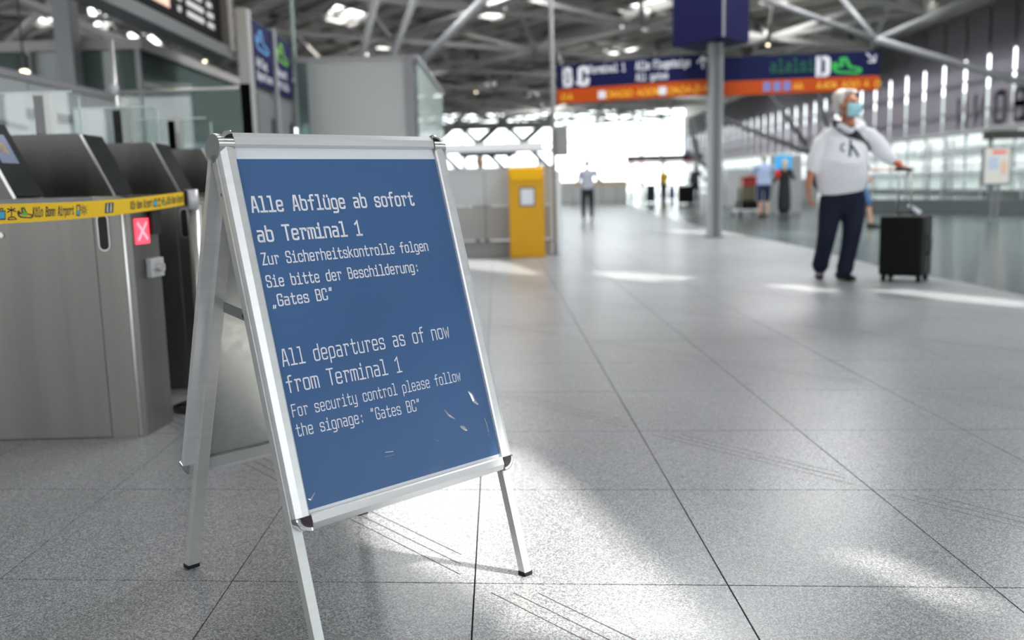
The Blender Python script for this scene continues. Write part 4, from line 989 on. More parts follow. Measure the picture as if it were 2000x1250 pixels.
# far red-orange gantry sign with a column
FS = thing('far_gantry_sign', 'distant low navy and orange gantry sign at the hall end', 'sign', (10, 60, 2.2))
a, b = atY(1224, 322, 60), atY(1372, 306, 60)
build('navy_panel', MB().box(a.x, b.x, 60, 60.2, b.z - .12, b.z + .18), M_NAVY, FS); build('orange_panel', MB().box(a.x, b.x, 60, 60.2, a.z + .15, b.z - .13), M_ORANGE, FS)
for x in (a.x + .3, (a.x + b.x) / 2, b.x - .3): build('support', MB().cyl((x, 60.1, 0), (x, 60.1, b.z), .09, 8), M_GREY, FS)
LP = thing('globe_lamp', 'pole lamp with a round yellowish head before the bright end window', 'lamp', (9.9, 60, 0)); p = atY(1291, 282, 58)
build('pole', MB().cyl((p.x, 58, 0), (p.x, 58, p.z), .06, 8), M_GREY, LP); build('globe', MB().ell(p, (.17, .17, .17)), mat('globe', (.35, .27, .06), .5), LP, True)

# facade column node (dark branching steelwork)
TC = thing('branch_column', 'dark branching steel support standing against the blinds', 'column', tuple(atY(1590, 310, 30)))
for k, (x0, y0, x1, y1) in enumerate(((1505, 185, 1575, 282), (1598, 185, 1620, 258), (1410, 232, 1585, 300), (1575, 282, 1600, 345), (1600, 345, 1612, 402), (1350, 230, 1362, 305), (1376, 225, 1392, 268), (1340, 295, 1400, 340))):
    Yq = 33; m_ = MB(); m_.cyl(atY(x0, y0, Yq), atY(x1, y1, Yq), .085, 8); build('branch', m_, M_GREY_D, TC, True)
build('node', MB().ell(atY(1583, 292, 33), (.55, .3, .16)), M_GREY_D, TC, True)

# ------------------------------------------------------------------ kerb, balustrade, poster stand, kiosk at right
k0, k1 = fl(1640, 412), fl(2080, 416)
KB = thing('balustrade', 'low grey parapet with glass balustrade along the void at right', 'balustrade', ((k0 + k1) / 2))
dk = (k1 - k0).normalized(); L_ = (k1 - k0).length
build('kerb', MB().bar(k0 + V((0, 0, .17)), k1 + V((0, 0, .17)), .3, .34), mat('kerb_grey', (.10, .115, .115), .5), KB)
build('handrail', MB().cyl(k0 + V((0, 0, 1.0)), k1 + V((0, 0, 1.0)), .03, 8), M_GREY, KB, True)
for i in range(7):
    p = k0 + dk * (L_ * i / 6); build('baluster', MB().bar(p + V((0, 0, .34)), p + V((0, 0, 1.0)), .04), M_GREY, KB)
    if i < 6:
        q2 = k0 + dk * (L_ * (i + 1) / 6); build('pane', MB().hexa([p + V((0, 0, .36)), q2 + V((0, 0, .36)), q2 + V((0, .012, .36)), p + V((0, .012, .36)), p + V((0, 0, .95)), q2 + V((0, 0, .95)), q2 + V((0, .012, .95)), p + V((0, .012, .95))]), M_CLEAR, KB)
for i, z in enumerate((.55, .76)): build('cable', MB().cyl(k0 + V((0, 0, z)), k1 + V((0, 0, z)), .012, 6), M_GREY, KB)
PY = 19.6; a, b = atY(1916, 364, PY), atY(1977, 286, PY)
PS = thing('poster_stand', 'framed pale poster with red heading on a two-legged stand', 'poster', ((a.x + b.x) / 2, PY, 0))
build('frame', MB().box(a.x, b.x, PY, PY + .05, a.z, b.z), M_GREY_D, PS, bevel=.01); build('poster', MB().box(a.x + .05, b.x - .04, PY - .01, PY, a.z + .05, b.z - .03), mat('poster_pale', (.55, .54, .50), .5), PS)
build('picture', MB().box(a.x + .2, b.x - .12, PY - .014, PY - .01, b.z - .14, b.z - .08), mat('poster_red', (.7, .08, .06), .5), PS)
build('picture', MB().box(a.x + .12, a.x + .34, PY - .014, PY - .01, a.z + .35, b.z - .2), mat('poster_bluegrey', (.38, .45, .55), .5), PS); build('picture', MB().box(b.x - .22, b.x - .1, PY - .014, PY - .01, a.z + .25, b.z - .3), mat('poster_peach', (.6, .38, .30), .5), PS)
for dx in (.2, .32): build('leg', MB().box(a.x + dx + .05, a.x + dx + .10, PY + .05, PY + .09, 0, a.z + .4), M_GREY_D, PS)
build('foot', MB().box(a.x + .1, a.x + .6, PY - .1, PY + .25, 0, .03), M_GREY_D, PS)
slab('dark_cornice', 15.5, 18.8, 30.0, 30.6, 2.08, 2.34, mat('cornice', (.05, .045, .04), .6), 'dark overhanging canopy edge above the framed poster', 'canopy')
for xq in (15.7, 18.6): build('canopy_post', MB().cyl((xq, 30.4, 0), (xq, 30.4, 2.1), .05, 8), M_GREY_D, bpy.data.objects['dark_cornice'])
kp0, kp1 = atY(1513, 332, 27), atY(1546, 303, 27)
KO = thing('kiosk', 'grey kiosk with a bright blue screen behind the couple', 'kiosk', ((kp0.x + kp1.x) / 2, 27, 0))
build('body', MB().box(kp0.x, kp1.x + .3, 27, 27.5, 0, kp1.z), M_GREY, KO); build('screen', MB().box(kp0.x, kp1.x, 26.97, 27, kp0.z, kp1.z), mat('screen_blue', (.02, .2, .4), .3, emit=(.01, .20, .42), estr=.6), KO)
# slim posts before the facade
for k, (px_, py, Yq) in enumerate(((1811, 418, 0), (1846, 420, 0), (1856, 421, 0))):
    p = fl(px_, py - 8); o = build('railing_post', MB().cyl(V((p.x, p.y, 0)), V((p.x, p.y, 1.9)), .035, 8), M_GREY, None, True)
    tag(o, ['slim grey post just right of the suitcase handle', 'slim grey post, left one of the close pair beyond the suitcase', 'slim grey post, right one of the close pair beyond the suitcase'][k], 'post', 'slim posts beyond the suitcase')
# distant belt barriers
bl = [fl(x, y) for x, y in ((1120, 398), (1148, 396), (1176, 395), (1204, 394), (1232, 393), (1258, 391))]
for k, p in enumerate(bl):
    o = thing('belt_post', ['leftmost distant queue barrier post, just right of the slim post', 'second distant queue barrier post from the left', 'third distant queue barrier post from the left', 'third distant queue barrier post from the right', 'second distant queue barrier post from the right', 'rightmost distant queue barrier post before the end window'][k], 'barrier', (p.x, p.y, 0), 'distant queue barrier posts')
    build('pole', MB().cyl((p.x, p.y, 0), (p.x, p.y, 1.0), .045, 8), M_STEEL_L, o); build('foot_plate', MB().cyl((p.x, p.y, 0), (p.x, p.y, .02), .17, 12), M_GREY_D, o)
    if k < len(bl) - 1:
        q2 = bl[k + 1]; build('belt', MB().bar((p.x, p.y, .95), (q2.x, q2.y, .95), .01, .09), M_TAPE, o)
# far service blocks under the end window
for k, (x0, x1, y0, y1, Yq, m_, lab) in enumerate(((1090, 1225, 352, 372, 52, mat('far_counter_white', (.8, .8, .8), .4), 'grey far check-in block left under the end window'), (1420, 1500, 330, 400, 36, M_COUNTER, 'pale far counter between the sign column and the couple'), (1552, 1598, 350, 402, 40, M_COUNTER2, 'low grey block behind the couple near the facade'))):
    a, b = atY(x0, y1, Yq), atY(x1, y0, Yq); slab('service_block', a.x, b.x, Yq, Yq + 1.5, 0, b.z, m_, lab, 'counter')
# ceiling spot lamps
for k, (x, y_, Yq) in enumerate(((218, 68, 22), (333, 105, 26), (48, 141, 11.5), (400, 120, 30), (1500, 88, 34), (930, 180, 52))):
    p = atY(x, y_, Yq); o = thing('spot_lamp', ['spot lamp hanging just right of the slim column at upper left', 'spot lamp hanging under the departures board beam', 'low spot lamp at the far left above the white partition', 'spot lamp between the departures board and the blue info pillar', 'spot lamp hanging right of the big navy cube', 'distant spot lamp above the counter right of the frosted booth'][k], 'lamp', tuple(p), 'small ceiling spot lamps')
    build('bulb', MB().ell(p, (.055, .055, .03)), mat('lamp_glow', (1, .9, .7), .4, emit=(1, .85, .6), estr=3), o); build('can', MB().cyl(p + V((0, 0, .03)), p + V((0, 0, .2)), .065, 10), M_NODE, o)
    build('drop_rod', MB().cyl(p + V((0, 0, .2)), V((p.x, p.y, CEIL_Z)), .012, 6), M_NODE, o)

# ------------------------------------------------------------------ people
def head_mb(mb, c, yaw, s=1.0, pitch=0):
    """c centre of skull; yaw 0 faces -Y (the camera), positive turns to +X"""
    rot = Matrix.Rotation(yaw, 3, 'Z') @ Matrix.Rotation(pitch, 3, 'X')
    P = lambda x, y, z: V(c) + rot @ V((x * s, y * s, z * s))
    mb.ell(P(0, .012, .02), (.074 * s, .092 * s, .10 * s), rot); mb.ell(P(0, -.03, -.045), (.056 * s, .062 * s, .07 * s), rot)
    mb.ell(P(0, -.062, -.088), (.030 * s, .028 * s, .024 * s), rot)
    mb.tube([P(0, -.086, .018), P(0, -.106, -.022)], [.010 * s, .017 * s], 8)
    for e in (-1, 1):
        mb.ell(P(.074 * e, .012, -.012), (.012 * s, .022 * s, .034 * s), rot); mb.ell(P(.03 * e, -.078, .032), (.024 * s, .012 * s, .009 * s), rot)
    mb.ell(P(0, -.082, -.052), (.024 * s, .012 * s, .011 * s), rot)
    return P, rot
def hand_mb(mb, wrist, dirv, palmn, s=1.0, curl=.35, thumb=1):
    d = V(dirv).normalized(); n = V(palmn); n = (n - d * n.dot(d)).normalized(); b = d.cross(n)
    w = V(wrist); pc = w + d * .05 * s
    mb.tube([w - d * .02 * s, w + d * .03 * s, w + d * .085 * s], [(.026 * s, .02 * s), (.036 * s, .017 * s), (.040 * s, .014 * s)], 10, side=b)
    for k, (off, ln) in enumerate(((-.029, .062), (-.010, .074), (.010, .070), (.028, .055))):
        p = w + d * .085 * s + b * off * s; pts = [p - d * .02 * s]; dd = V(d)
        for seg, f in ((0, .45), (1, .33), (2, .22)):
            ang = curl * (.6 + seg * .5); dd = (d * cos(ang * (seg + 1) * .8) + n * sin(ang * (seg + 1) * .8)).normalized(); p = p + dd * ln * f * s * 1.15; pts.append(p)
        mb.tube(pts, [.0095 * s, .009 * s, .008 * s, .007 * s], 7, side=b)
    p = w + d * .025 * s + b * (-.03 * s * thumb); t1 = (d * .6 - b * .75 * thumb + n * .3).normalized()
    mb.tube([p, p + t1 * .035 * s, p + t1 * .035 * s + (d + n * .3).normalized() * .032 * s], [.013 * s, .011 * s, .008 * s], 7)

def shoe_mb(mb, heel, toe, s=1.0):
    heel = V(heel); toe = V(toe); d = (toe - heel); L = d.length; d.normalize(); b = d.cross(V((0, 0, 1))).normalized()
    zs = V((0, 0, 1))
    mb.tube([heel + zs * .045 * s, heel + d * L * .3 + zs * .05 * s, heel + d * L * .65 + zs * .036 * s, toe - d * .035 + zs * .03 * s], [(.036 * s, .045 * s), (.040 * s, .048 * s), (.046 * s, .034 * s), (.038 * s, .026 * s)], 12, side=b)

# ---- the man with the suitcase
YM = 8.84
def J(x, y, dy=0): return atY(x, y, YM + dy)
MAN = thing('person', 'white-haired man in white sweatshirt, jeans and pale blue mask pulling a suitcase', 'person', (fl(1632, 551).x, YM, 0))
hc = J(1654, 205, -.02); HY = R(48)
bd = MB(); Ph, hrot = head_mb(bd, hc, HY, 1.12)
bd.tube([J(1658, 262, .05), J(1656, 236, .02), J(1655, 215, .01)], [.075, .062, .06], 12)
bd.tube([J(1646, 372, .02), J(1646, 330, .0), J(1650, 290, .02), J(1654, 264, .05)], [(.16, .10), (.17, .12), (.17, .10), (.14, .07)], 16, side=(1, 0, 0))
bd.tube([J(1612, 268, .03), J(1596, 312, 0), J(1586, 330, -.03), J(1581, 350, -.06), J(1579, 365, -.08)], [.06, .048, .045, .037, .027], 12)
bd.tube([J(1706, 268, .03), J(1727, 297, -.03), J(1742, 312, -.10), J(1756, 322, -.16)], [.06, .046, .042, .028], 12)
for P_ in ([(1628, 380, .02), (1617, 455, -.02), (1603, 525, .15)], [(1668, 380, .02), (1665, 455, -.06), (1650, 532, .0)]):
    bd.tube([J(*p) for p in P_], [.08, .055, .04], 12)
hand_mb(bd, J(1579, 367, -.08), J(1582, 400, -.12) - J(1579, 367, -.08), V((.85, -.1, .1)), 1.15, .35, 1)
hw = J(1757, 322, -.17); hand_mb(bd, hw, J(1778, 331, -.22) - hw, V((0, .25, -1)), 1.0, .9, -1)
fused('body', bd, M_SKIN, MAN, .0075, 4)
for e in (-1, 1): build('eye', MB().ell(Ph(.031 * e, -.083, .022), (.013, .008, .008), hrot), mat('eye', (.05, .035, .03), .2), MAN, True)
hr = MB()
hr.ell(Ph(0, .040, .062), (.082 * 1.12, .084 * 1.12, .072 * 1.12), hrot); hr.ell(Ph(0, .062, -.005), (.070 * 1.12, .052 * 1.12, .075 * 1.12), hrot)
hr.ell(Ph(.022, -.030, .104), (.046, .052, .022), hrot); hr.ell(Ph(-.024, -.026, .106), (.046, .052, .022), hrot)
for e in (-1, 1): hr.ell(Ph(.070 * e, .032, .035), (.018, .036, .042), hrot)
fused('hair', hr, M_HAIRG, MAN, .009, 3)
mk = MB(); vs = []; NA, NZ = 12, 8
for i in range(NZ + 1):
    for j in range(NA + 1):
        a = R(-72 + 144 * j / NA); z = .008 - .108 * i / NZ; rr = .078 + .018 * sin(pi * i / NZ)
        dep = .100 + .020 * sin(pi * min(1, (i + 1.5) / NZ)); vs.append(Ph(rr * .93 * sin(a), -dep * cos(a) + .0 - .004, z))
fs = [(i * (NA + 1) + j, i * (NA + 1) + j + 1, (i + 1) * (NA + 1) + j + 1, (i + 1) * (NA + 1) + j) for i in range(NZ) for j in range(NA)]
mk.add(vs, fs); mo = build('face_mask', mk, M_MASK, MAN, True); sm = mo.modifiers.new('t', 'SOLIDIFY'); sm.thickness = .004; sm.offset = 1
for e in (-1, 1): build('ear_loop', MB().tube([Ph(.070 * e, -.03, -.005), Ph(.086 * e, .03, .012), Ph(.082 * e, .035, -.03), Ph(.066 * e, -.02, -.07)], .0022, 6), M_MASK, mo, True)
hd = MB()
hd.tube([J(1645, 367, .02), J(1644, 345, -.01), J(1645, 318, -.03), J(1649, 288, .0), J(1654, 268, .03), J(1657, 254, .05)], [(.225, .155), (.238, .185), (.232, .178), (.222, .15), (.185, .115), (.10, .08)], 24, side=(1, 0, 0))
hd.tube([J(1622, 266, .04), J(1606, 284, .03), J(1598, 304, .0), J(1592, 322, -.02), J(1589, 330, -.03)], [.088, .094, .088, .080, .068], 14)
hd.tube([J(1694, 266, .04), J(1712, 281, .01), J(1725, 297, -.04), J(1738, 309, -.09), J(1743, 313, -.11)], [.088, .090, .080, .066, .055], 14)
hd.tube([J(1633, 252, .10), J(1628, 246, .02), J(1640, 244, -.07), J(1662, 256, -.115), J(1680, 250, -.05), J(1684, 243, .03), J(1672, 240, .12), J(1648, 238, .14), J(1634, 245, .11)], [.036, .034, .030, .026, .032, .036, .05, .06, .045], 10)
for zz, rr in ((363, .216),): hd.tube([J(1645, zz, .02), J(1645, zz + 4, .02)], [(rr, .155), (rr, .155)], 24, side=(1, 0, 0), caps=False)
HOOD = fused('sweatshirt', hd, M_HOODIE, MAN, .011, 8)
bw = BVHTree.FromPolygons([v.co + wloc(MAN) for v in HOOD.data.vertices], [tuple(p.vertices) for p in HOOD.data.polygons])
def on_shirt(x, y, off=.006):
    d = ray(x, y).normalized(); h = bw.ray_cast(CAM, d)
    return (h[0] - d * off) if h[0] is not None else J(x, y, -.15)
def shirt_poly(name, polys, m, par, off=.006):
    mb = MB()
    for poly in polys: mb.add([on_shirt(*p, off) for p in poly], [tuple(range(len(poly)))])
    o = build(name, mb, m, par, fix=False); return o
# crossbody strap
st_pts = [((1626, 235), (1626, 246)), ((1638, 235), (1637, 254)), ((1650, 240), (1648, 262)), ((1662, 246), (1659, 268)), ((1672, 253), (1669, 271)), ((1681, 261), (1679, 274)), ((1689, 271), (1687, 277)), ((1697, 281), (1694, 286)), ((1701, 292), (1697, 296))]
smb = MB()
for i in range(len(st_pts) - 1):
    a, b = st_pts[i]; c, d = st_pts[i + 1]
    for f0, f1 in ((0, .5), (.5, 1)):
        l = lambda p, q_, t: (p[0] + (q_[0] - p[0]) * t, p[1] + (q_[1] - p[1]) * t)
        smb.add([on_shirt(*l(a, c, f0), .01), on_shirt(*l(b, d, f0), .01), on_shirt(*l(b, d, f1), .01), on_shirt(*l(a, c, f1), .01)], [(0, 1, 2, 3)])
so_ = build('strap', smb, M_BLACK, MAN, fix=False); sm = so_.modifiers.new('t', 'SOLIDIFY'); sm.thickness = .008; sm.offset = 0
# letter print on the chest
def thick_line(pts, w):
    P = [V((*p, 0)) for p in pts]; L, Rr = ribbon(P, w, False); out = []
    for i in range(len(L) - 1):
        for s_ in range(3):
            a = [Rr[i].lerp(Rr[i + 1], s_ / 3), Rr[i].lerp(Rr[i + 1], (s_ + 1) / 3), L[i].lerp(L[i + 1], (s_ + 1) / 3), L[i].lerp(L[i + 1], s_ / 3)]
            out.append([(p.x, p.y) for p in a])
    return out
shirt_poly('printed_letter', thick_line([(1661.5, 272), (1661, 290), (1659.5, 306)], 4.6) + thick_line([(1662, 288), (1667, 286)], 3) + thick_line([(1664, 284), (1671, 295), (1677, 306)], 4.6), M_TEALINK, HOOD)
shirt_poly('printed_letter', thick_line([(1650, 282), (1646, 281), (1643, 285), (1643, 291), (1646, 295), (1650, 294)], 2.6), M_TEALINK, HOOD)
# pouch pocket
pk = MB(); rows = []
for i in range(7):
    t = i / 6; yy = 318 + 32 * t; x0 = 1640 - 14 * min(1, t * 1.6); x1 = 1676 + 8 * min(1, t * 1.6)
    rows.append([on_shirt(x0 + (x1 - x0) * j / 8, yy, .010) for j in range(9)])
for i in range(6):
    for j in range(8): pk.add([rows[i][j], rows[i + 1][j], rows[i + 1][j + 1], rows[i][j + 1]], [(0, 1, 2, 3)])
po = build('pocket', pk, M_HOODIE, HOOD, True, fix=False); sm = po.modifiers.new('t', 'SOLIDIFY'); sm.thickness = .01
build('shoulder_bag', MB().ell(J(1598, 352, .10), (.05, .10, .085)), M_BLACK, MAN, True)
jn = MB()
jn.tube([J(1645, 360, .02), J(1646, 378, .02), J(1647, 396, .02)], [(.195, .14), (.205, .145), (.19, .13)], 20, side=(1, 0, 0))
jn.tube([J(1624, 388, .02), J(1620, 420, .0), J(1616, 452, -.04), J(1610, 485, .04), J(1604, 508, .11), J(1602, 519, .15)], [.112, .105, .090, .080, .078, .080], 16)
jn.tube([J(1668, 388, .02), J(1667, 420, -.02), J(1664, 452, -.06), J(1658, 488, -.02), J(1652, 514, .0), J(1650, 525, .0)], [.112, .105, .090, .080, .078, .082], 16)
fused('jeans', jn, M_JEANS, MAN, .013, 5)
for heel, toe in ((fl(1602, 541.5), fl(1597, 551)), (fl(1637, 546), fl(1673, 552))):
    heel.z = toe.z = 0
    d = (toe - heel).normalized(); toe = heel + d * .29
    mb = MB(); shoe_mb(mb, heel, toe, 1.05); fused('shoe', mb, M_BLACK, MAN, .012, 3)
build('wristband', MB().tube([J(1753, 319, -.15), J(1757, 323, -.165)], .036, 14, caps=False), mat('red_band', (.75, .10, .06), .5), MAN, True)

# ---- suitcase
SC0 = fl(1790, 556); SCY = SC0.y; sk_ = SCY / F
th = R(39); Us = V((cos(th), -sin(th), 0)); Vs = V((sin(th), cos(th), 0))   # Us: wide face direction, Vs: depth
corner_px = fl(1799, 553); Cs = V((corner_px.x, corner_px.y, 0))
SW, SD, SZ0, SZ1 = .40, .33, .055, .625
CASE = thing('suitcase', 'black four-wheeled suitcase with raised handle beside the white-haired man', 'suitcase', (Cs.x - .02, Cs.y + .15, 0))
def cs(u, v, z): return Cs - Us * (SW - u) + Vs * v + V((0, 0, z))      # near corner at u=SW,v=0
bm_ = MB(); bm_.hexa([cs(0, 0, SZ0), cs(SW, 0, SZ0), cs(SW, SD, SZ0), cs(0, SD, SZ0), cs(0, 0, SZ1), cs(SW, 0, SZ1), cs(SW, SD, SZ1), cs(0, SD, SZ1)])
build('shell', bm_, M_CASE, CASE, bevel=.032)
for k in range(5):
    u = .06 + k * .07; build('shell_rib', MB().hexa([cs(u, -.006, .11), cs(u + .03, -.006, .11), cs(u + .03, .004, .11), cs(u, .004, .11), cs(u, -.006, .58), cs(u + .03, -.006, .58), cs(u + .03, .004, .58), cs(u, .004, .58)]), M_CASE, CASE, bevel=.002)
zp = MB(); zp.hexa([cs(SW - .002, SD / 2 - .006, .09), cs(SW + .004, SD / 2 - .006, .09), cs(SW + .004, SD / 2 + .006, .09), cs(SW - .002, SD / 2 + .006, .09), cs(SW - .002, SD / 2 - .006, .6), cs(SW + .004, SD / 2 - .006, .6), cs(SW + .004, SD / 2 + .006, .6), cs(SW - .002, SD / 2 + .006, .6)])
build('zip', zp, M_GREY_D, CASE)
build('side_handle', MB().tube([cs(SW, SD * .5, .26), cs(SW + .03, SD * .5, .29), cs(SW + .03, SD * .5, .40), cs(SW, SD * .5, .43)], .010, 8), M_BLACK, CASE, True)
build('top_handle', MB().tube([cs(.12, SD * .4, SZ1 - .01), cs(.15, SD * .4, SZ1 + .025), cs(.25, SD * .4, SZ1 + .025), cs(.28, SD * .4, SZ1 - .01)], .010, 8), M_BLACK, CASE, True)
for (u, v) in ((.04, .05), (SW - .04, .05), (SW - .04, SD - .05), (.04, SD - .05)):
    c = cs(u, v, .028); mb = MB()
    for e in (-.012, .012): mb.cyl(c + Us * (e - .008), c + Us * (e + .008), .027, 14)
    w_ = build('wheel', mb, M_BLACK, CASE, True); build('wheel_fork', MB().box(c.x - .016, c.x + .016, c.y - .016, c.y + .016, .035, .06), M_BLACK, w_)
# telescopic handle: leans from the shell up to the hand
hl, hr_ = J(1749, 331, -.24), J(1780, 331, -.26)
b0, b1 = cs(.10, SD * .62, SZ1 - .02), cs(.24, SD * .62, SZ1 - .02)
tl_, tr_ = hl + V((.045, 0, -.012)), hr_ + V((-.01, 0, -.012))
for a, b in ((b0, tl_), (b1, tr_)): build('telescopic_tube', MB().cyl(a, b, .010, 10), M_STEEL_L, CASE, True)
build('grip', MB().tube([hl, (hl + hr_) / 2 + V((0, 0, .004)), hr_], [.016, .018, .016], 10), M_BLACK, CASE, True)
tg = atY(1785, 410, b1.y); build('luggage_tag', MB().hexa([atY(1772, 402, b1.y - .02), atY(1778, 398, b1.y - .02), atY(1801, 412, b1.y - .03), atY(1796, 419, b1.y - .03)] + [p + V((0, .006, 0)) for p in (atY(1772, 402, b1.y - .02), atY(1778, 398, b1.y - .02), atY(1801, 412, b1.y - .03), atY(1796, 419, b1.y - .03))]), M_WHITE, CASE)

# ---- other travellers
def traveller(label, base, H, yaw, top, legs, hair, skin=M_SKIN2, shorts=False, sleeves=True, stride=.12, armL=(.0, .0), armR=(0, 0), lean=0.0, fat=1.0, dress=False, longhair=False, shoes=M_BLACK, hatless=True):
    """yaw 0 faces the camera"""
    s = H / 1.75; B = V((base[0], base[1], 0)); rot = Matrix.Rotation(yaw, 3, 'Z')
    def P(x, y, z): return B + rot @ V((x * s * (fat if z < 1.5 else 1), (y - lean * max(0, z - .9)) * s, z * s))   # y<0 is forward
    t = thing('person', label, 'person', tuple(B))
    SX = rot @ V((1, 0, 0))
    bd = MB(); head_mb(bd, P(0, -.01, 1.62), yaw, s)
    bd.tube([P(0, .02, 1.38), P(0, .01, 1.50), P(0, 0, 1.56)], [.06 * s, .05 * s, .05 * s], 10)
    bd.tube([P(0, 0, .92), P(0, .01, 1.15), P(0, .02, 1.38)], [(.13 * s, .09 * s), (.12 * s, .08 * s), (.15 * s, .08 * s)], 12, side=SX)
    arms = {}
    for e, (fwd, out) in ((-1, armR), (1, armL)):
        sh = P(.17 * e, .02, 1.40); el = P((.22 + out * .5) * e, .02 - fwd * .12, 1.14 + fwd * .02); wr = P((.23 + out) * e, -.02 - fwd * .36, .90 + fwd * .22)
        bd.tube([sh, el, wr], [.045 * s, .037 * s, .025 * s], 10); arms[e] = (sh, el, wr)
        hand_mb(bd, wr, (wr - el), rot @ V((-e, 0, 0)), s * .95, .4, -e)
    lg = {}
    for e in (-1, 1):
        st = stride * e; hip = P(.09 * e, 0, .90); kn = P(.10 * e, -.04 + st * .5, .49); an = P(.10 * e, st, .09); bd.tube([hip, kn, an], [.075 * s, .052 * s, .034 * s], 10); lg[e] = (hip, kn, an)
    fused('body', bd, skin, t, .016, 3)
    hm = MB(); c = P(0, -.01, 1.62)
    hm.ell(c + rot @ V((0, .022 * s, .045 * s)), (.084 * s, .098 * s, .085 * s)); hm.ell(c + rot @ V((0, .05 * s, -.01 * s)), (.075 * s, .06 * s, .08 * s), rot)
    if longhair: hm.tube([c + rot @ V((0, .06 * s, 0)), c + rot @ V((0, .09 * s, -.2 * s))], [.08 * s, .06 * s], 10)
    fused('hair', hm, hair, t, .018, 3)
    tp = MB(); tp.tube([P(0, 0, .90), P(0, .0, 1.08), P(0, .02, 1.28), P(0, .02, 1.41), P(0, .02, 1.47)], [(.175 * s * fat, .125 * s), (.168 * s * fat, .12 * s), (.185 * s, .12 * s), (.165 * s, .10 * s), (.075 * s, .07 * s)], 16, side=SX)
    for e in (-1, 1):
        sh, el, wr = arms[e]; k = .95 if sleeves else .3
        tp.tube([sh, el] + ([el.lerp(wr, .8)] if k > .5 else []), [.062 * s, .054 * s] + ([.045 * s] if k > .5 else []), 10) if k > .5 else tp.tube([sh, sh.lerp(el, .75)], [.066 * s, .062 * s], 10)
    fused('shirt', tp, top, t, .018, 4)
    lm_ = MB()
    if dress: lm_.tube([P(0, 0, .98), P(0, 0, .8), P(0, 0, .45), P(0, 0, .22)], [(.16 * s, .12 * s), (.19 * s, .14 * s), (.20 * s, .16 * s), (.20 * s, .17 * s)], 16, side=SX)
    else:
        lm_.tube([P(0, 0, .96), P(0, 0, .86)], [(.165 * s * fat, .12 * s), (.17 * s * fat, .125 * s)], 14, side=SX)
        for e in (-1, 1):
            hip, kn, an = lg[e]; lm_.tube([hip, kn] if shorts else [hip, kn, an + V((0, 0, .05))], [.098 * s, .085 * s] if shorts else [.098 * s, .078 * s, .066 * s], 12)
    fused('skirt' if dress else ('shorts' if shorts else 'trousers'), lm_, legs, t, .018, 4)
    for e in (-1, 1):
        an = lg[e][2]; d = rot @ V((0, -1, 0)); h0 = V((an.x, an.y, 0)) - d * .06 * s; mb = MB(); shoe_mb(mb, h0, h0 + d * .27 * s, s); fused('shoe', mb, shoes, t, .016, 2)
    return t
def m3(n, c): return mat(n, c, .8)
p = fl(1148, 430); traveller('walker in pale grey shirt and dark trousers seen from behind near the counter', p, 1.66, R(172), m3('pale_grey_shirt', (.36, .38, .45)), m3('black_trousers', (.012, .016, .02)), m3('grey_dark_hair', (.2, .18, .16)), armL=(.9, .05), armR=(.9, .15), lean=.10, stride=.10, fat=1.1)
p = fl(1491, 424); traveller('man in light blue shirt and navy shorts pushing a luggage trolley', p, 1.66, R(185), m3('light_blue_shirt', (.38, .46, .66)), m3('navy_shorts', (.012, .02, .06)), m3('grey_hair_b', (.42, .38, .34)), shorts=True, sleeves=False, armL=(1.2, 0), armR=(1.2, 0), stride=.08, fat=1.25)
p = fl(1531, 421); traveller('blonde woman in long black clothes with a red shoulder bag beside the trolley', p, 1.52, R(165), m3('black_top', (.012, .012, .014)), m3('black_skirt', (.01, .01, .012)), m3('blonde_hair', (.6, .45, .25)), dress=True, armL=(.5, .1), armR=(1.0, .1), longhair=True, stride=.03)
build('red_bag', MB().ell((p.x - .22, p.y - .12, 1.12), (.07, .1, .14)), m3('red_bag_fabric', (.6, .03, .02)), bpy.data.objects['person.002'] if 'person.002' in bpy.data.objects else None, True)
p = fl(1297, 393); traveller('distant person in yellow shirt and dark trousers', p, 1.72, R(180), m3('yellow_shirt', (.75, .45, .02)), m3('slate_trousers', (.03, .04, .06)), m3('brown_hair', (.10, .06, .04)), sleeves=False, stride=.08)
p = fl(1358, 398); traveller('distant person in dark clothes beside a big black suitcase', p, 1.70, R(170), m3('charcoal_top', (.06, .06, .07)), m3('blueblack_trousers', (.015, .02, .04)), m3('black_hair', (.02, .015, .012)), stride=.08, armR=(.4, .3))
p = fl(1697, 443); traveller('person in blue shorts walking half hidden behind the white-haired man', (p.x - .17, p.y), 1.70, R(60), m3('pale_top', (.45, .47, .52)), m3('denim_shorts', (.05, .12, .26)), m3('brown_hair', (.10, .06, .04)), shorts=True, sleeves=False, stride=.22, armL=(1.2, 0), armR=(.4, 0))
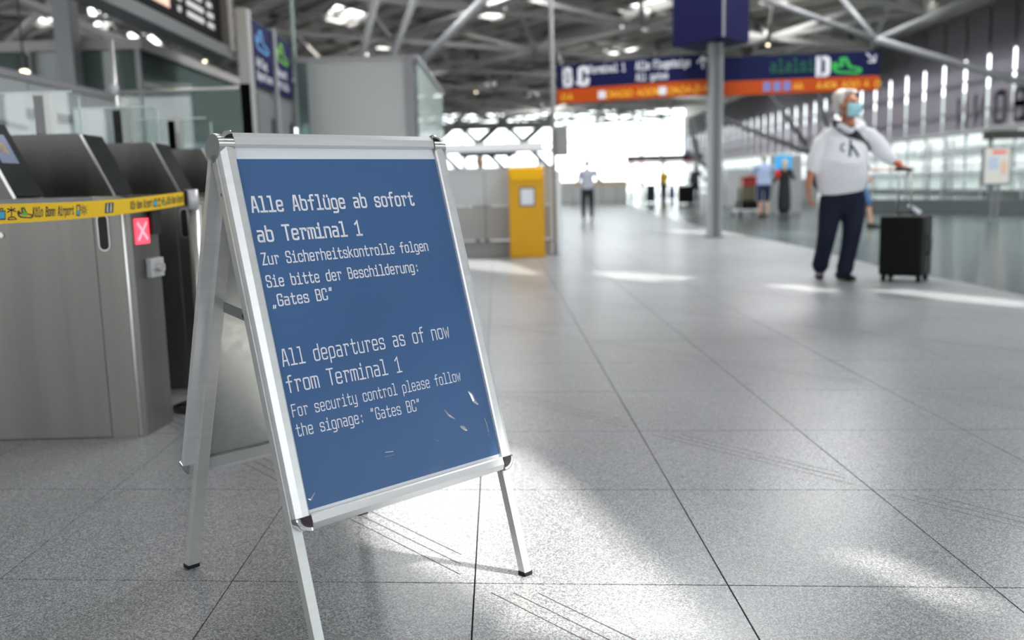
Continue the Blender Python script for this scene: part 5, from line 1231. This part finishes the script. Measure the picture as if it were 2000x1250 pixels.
# seated clerk
hx = atY(938, 316, 15.2); CL = traveller('clerk with brown hair behind the service counter', (hx.x, 15.2), hx.z / 1.62 * 1.75 * .99, R(20), m3('clerk_top', (.10, .16, .18)), m3('clerk_trousers', (.03, .03, .04)), m3('clerk_hair', (.16, .08, .035)), armL=(.8, 0), armR=(.8, 0), stride=.02)
def small_case(label, p, w, h, d, m):
    t = thing('suitcase', label, 'suitcase', (p.x, p.y, 0)); build('shell', MB().box(p.x - w / 2, p.x + w / 2, p.y, p.y + d, .06, h), m, t, bevel=.04)
    build('handle', MB().tube([V((p.x - w / 4, p.y + d / 2, h - .02)), V((p.x - w / 4, p.y + d / 2, h + .32)), V((p.x + w / 4, p.y + d / 2, h + .32)), V((p.x + w / 4, p.y + d / 2, h - .02))], .014, 6), M_GREY, t)
    for a in (-1, 1):
        for b in (.06, d - .06): build('wheel', MB().cyl((p.x + a * w * .38 - .015, p.y + b, .035), (p.x + a * w * .38 + .015, p.y + b, .035), .035, 10), M_BLACK, t)
small_case('small dark suitcase left of the yellow-shirted person', fl(1272, 397), .42, .85, .3, m3('dark_teal_case', (.015, .03, .035)))
small_case('big black suitcase beside the distant dark-clothed person', fl(1340, 399), .62, .80, .4, M_CASE)
small_case('narrow blue bag right of the yellow-shirted person', fl(1313, 392), .28, .75, .25, m3('blue_bag', (.02, .05, .2)))
# luggage trolley before the couple
tc = fl(1470, 424); TR = thing('luggage_trolley', 'airport luggage trolley with bags in front of the man in shorts', 'trolley', (tc.x, tc.y + .5, 0))
x0, x1, y0_, y1_ = tc.x - .28, tc.x + .30, tc.y + .15, tc.y + 1.1
for a in (x0, x1):
    build('frame_tube', MB().tube([V((a, y1_, .12)), V((a, y0_ + .1, .18)), V((a, y0_, .35)), V((a, y0_ - .06, 1.02))], .02, 8), M_STEEL_L, TR, True)
    build('wheel', MB().cyl((a - .03, y0_ + .05, .09), (a + .03, y0_ + .05, .09), .09, 14), M_BLACK, TR); build('wheel', MB().cyl((a - .02, y1_, .07), (a + .02, y1_, .07), .07, 12), M_BLACK, TR)
build('push_bar', MB().cyl((x0, y0_ - .06, 1.02), (x1, y0_ - .06, 1.02), .022, 8), M_BLACK, TR, True)
build('platform', MB().box(x0, x1, y0_ + .05, y1_, .17, .20), M_STEEL_L, TR)
o = build('duffel_bag', MB().box(x0 + .05, x1 - .05, y0_ + .15, y1_ - .1, .20, .42), M_CASE, None, bevel=.06); tag(o, 'black bag at the bottom of the luggage trolley load', 'bag')
o = build('travel_bag', MB().box(x0 + .08, x1 - .12, y0_ + .2, y1_ - .2, .42, .80), m3('olive_bag', (.14, .13, .08)), None, bevel=.05); tag(o, 'olive brown bag in the middle of the luggage trolley load', 'bag')
o = build('travel_bag', MB().box(x0 + .12, x1 - .08, y0_ + .25, y1_ - .25, .80, 1.08), m3('red_bag', (.4, .04, .03)), None, bevel=.05); tag(o, 'red bag on top of the luggage trolley load', 'bag')
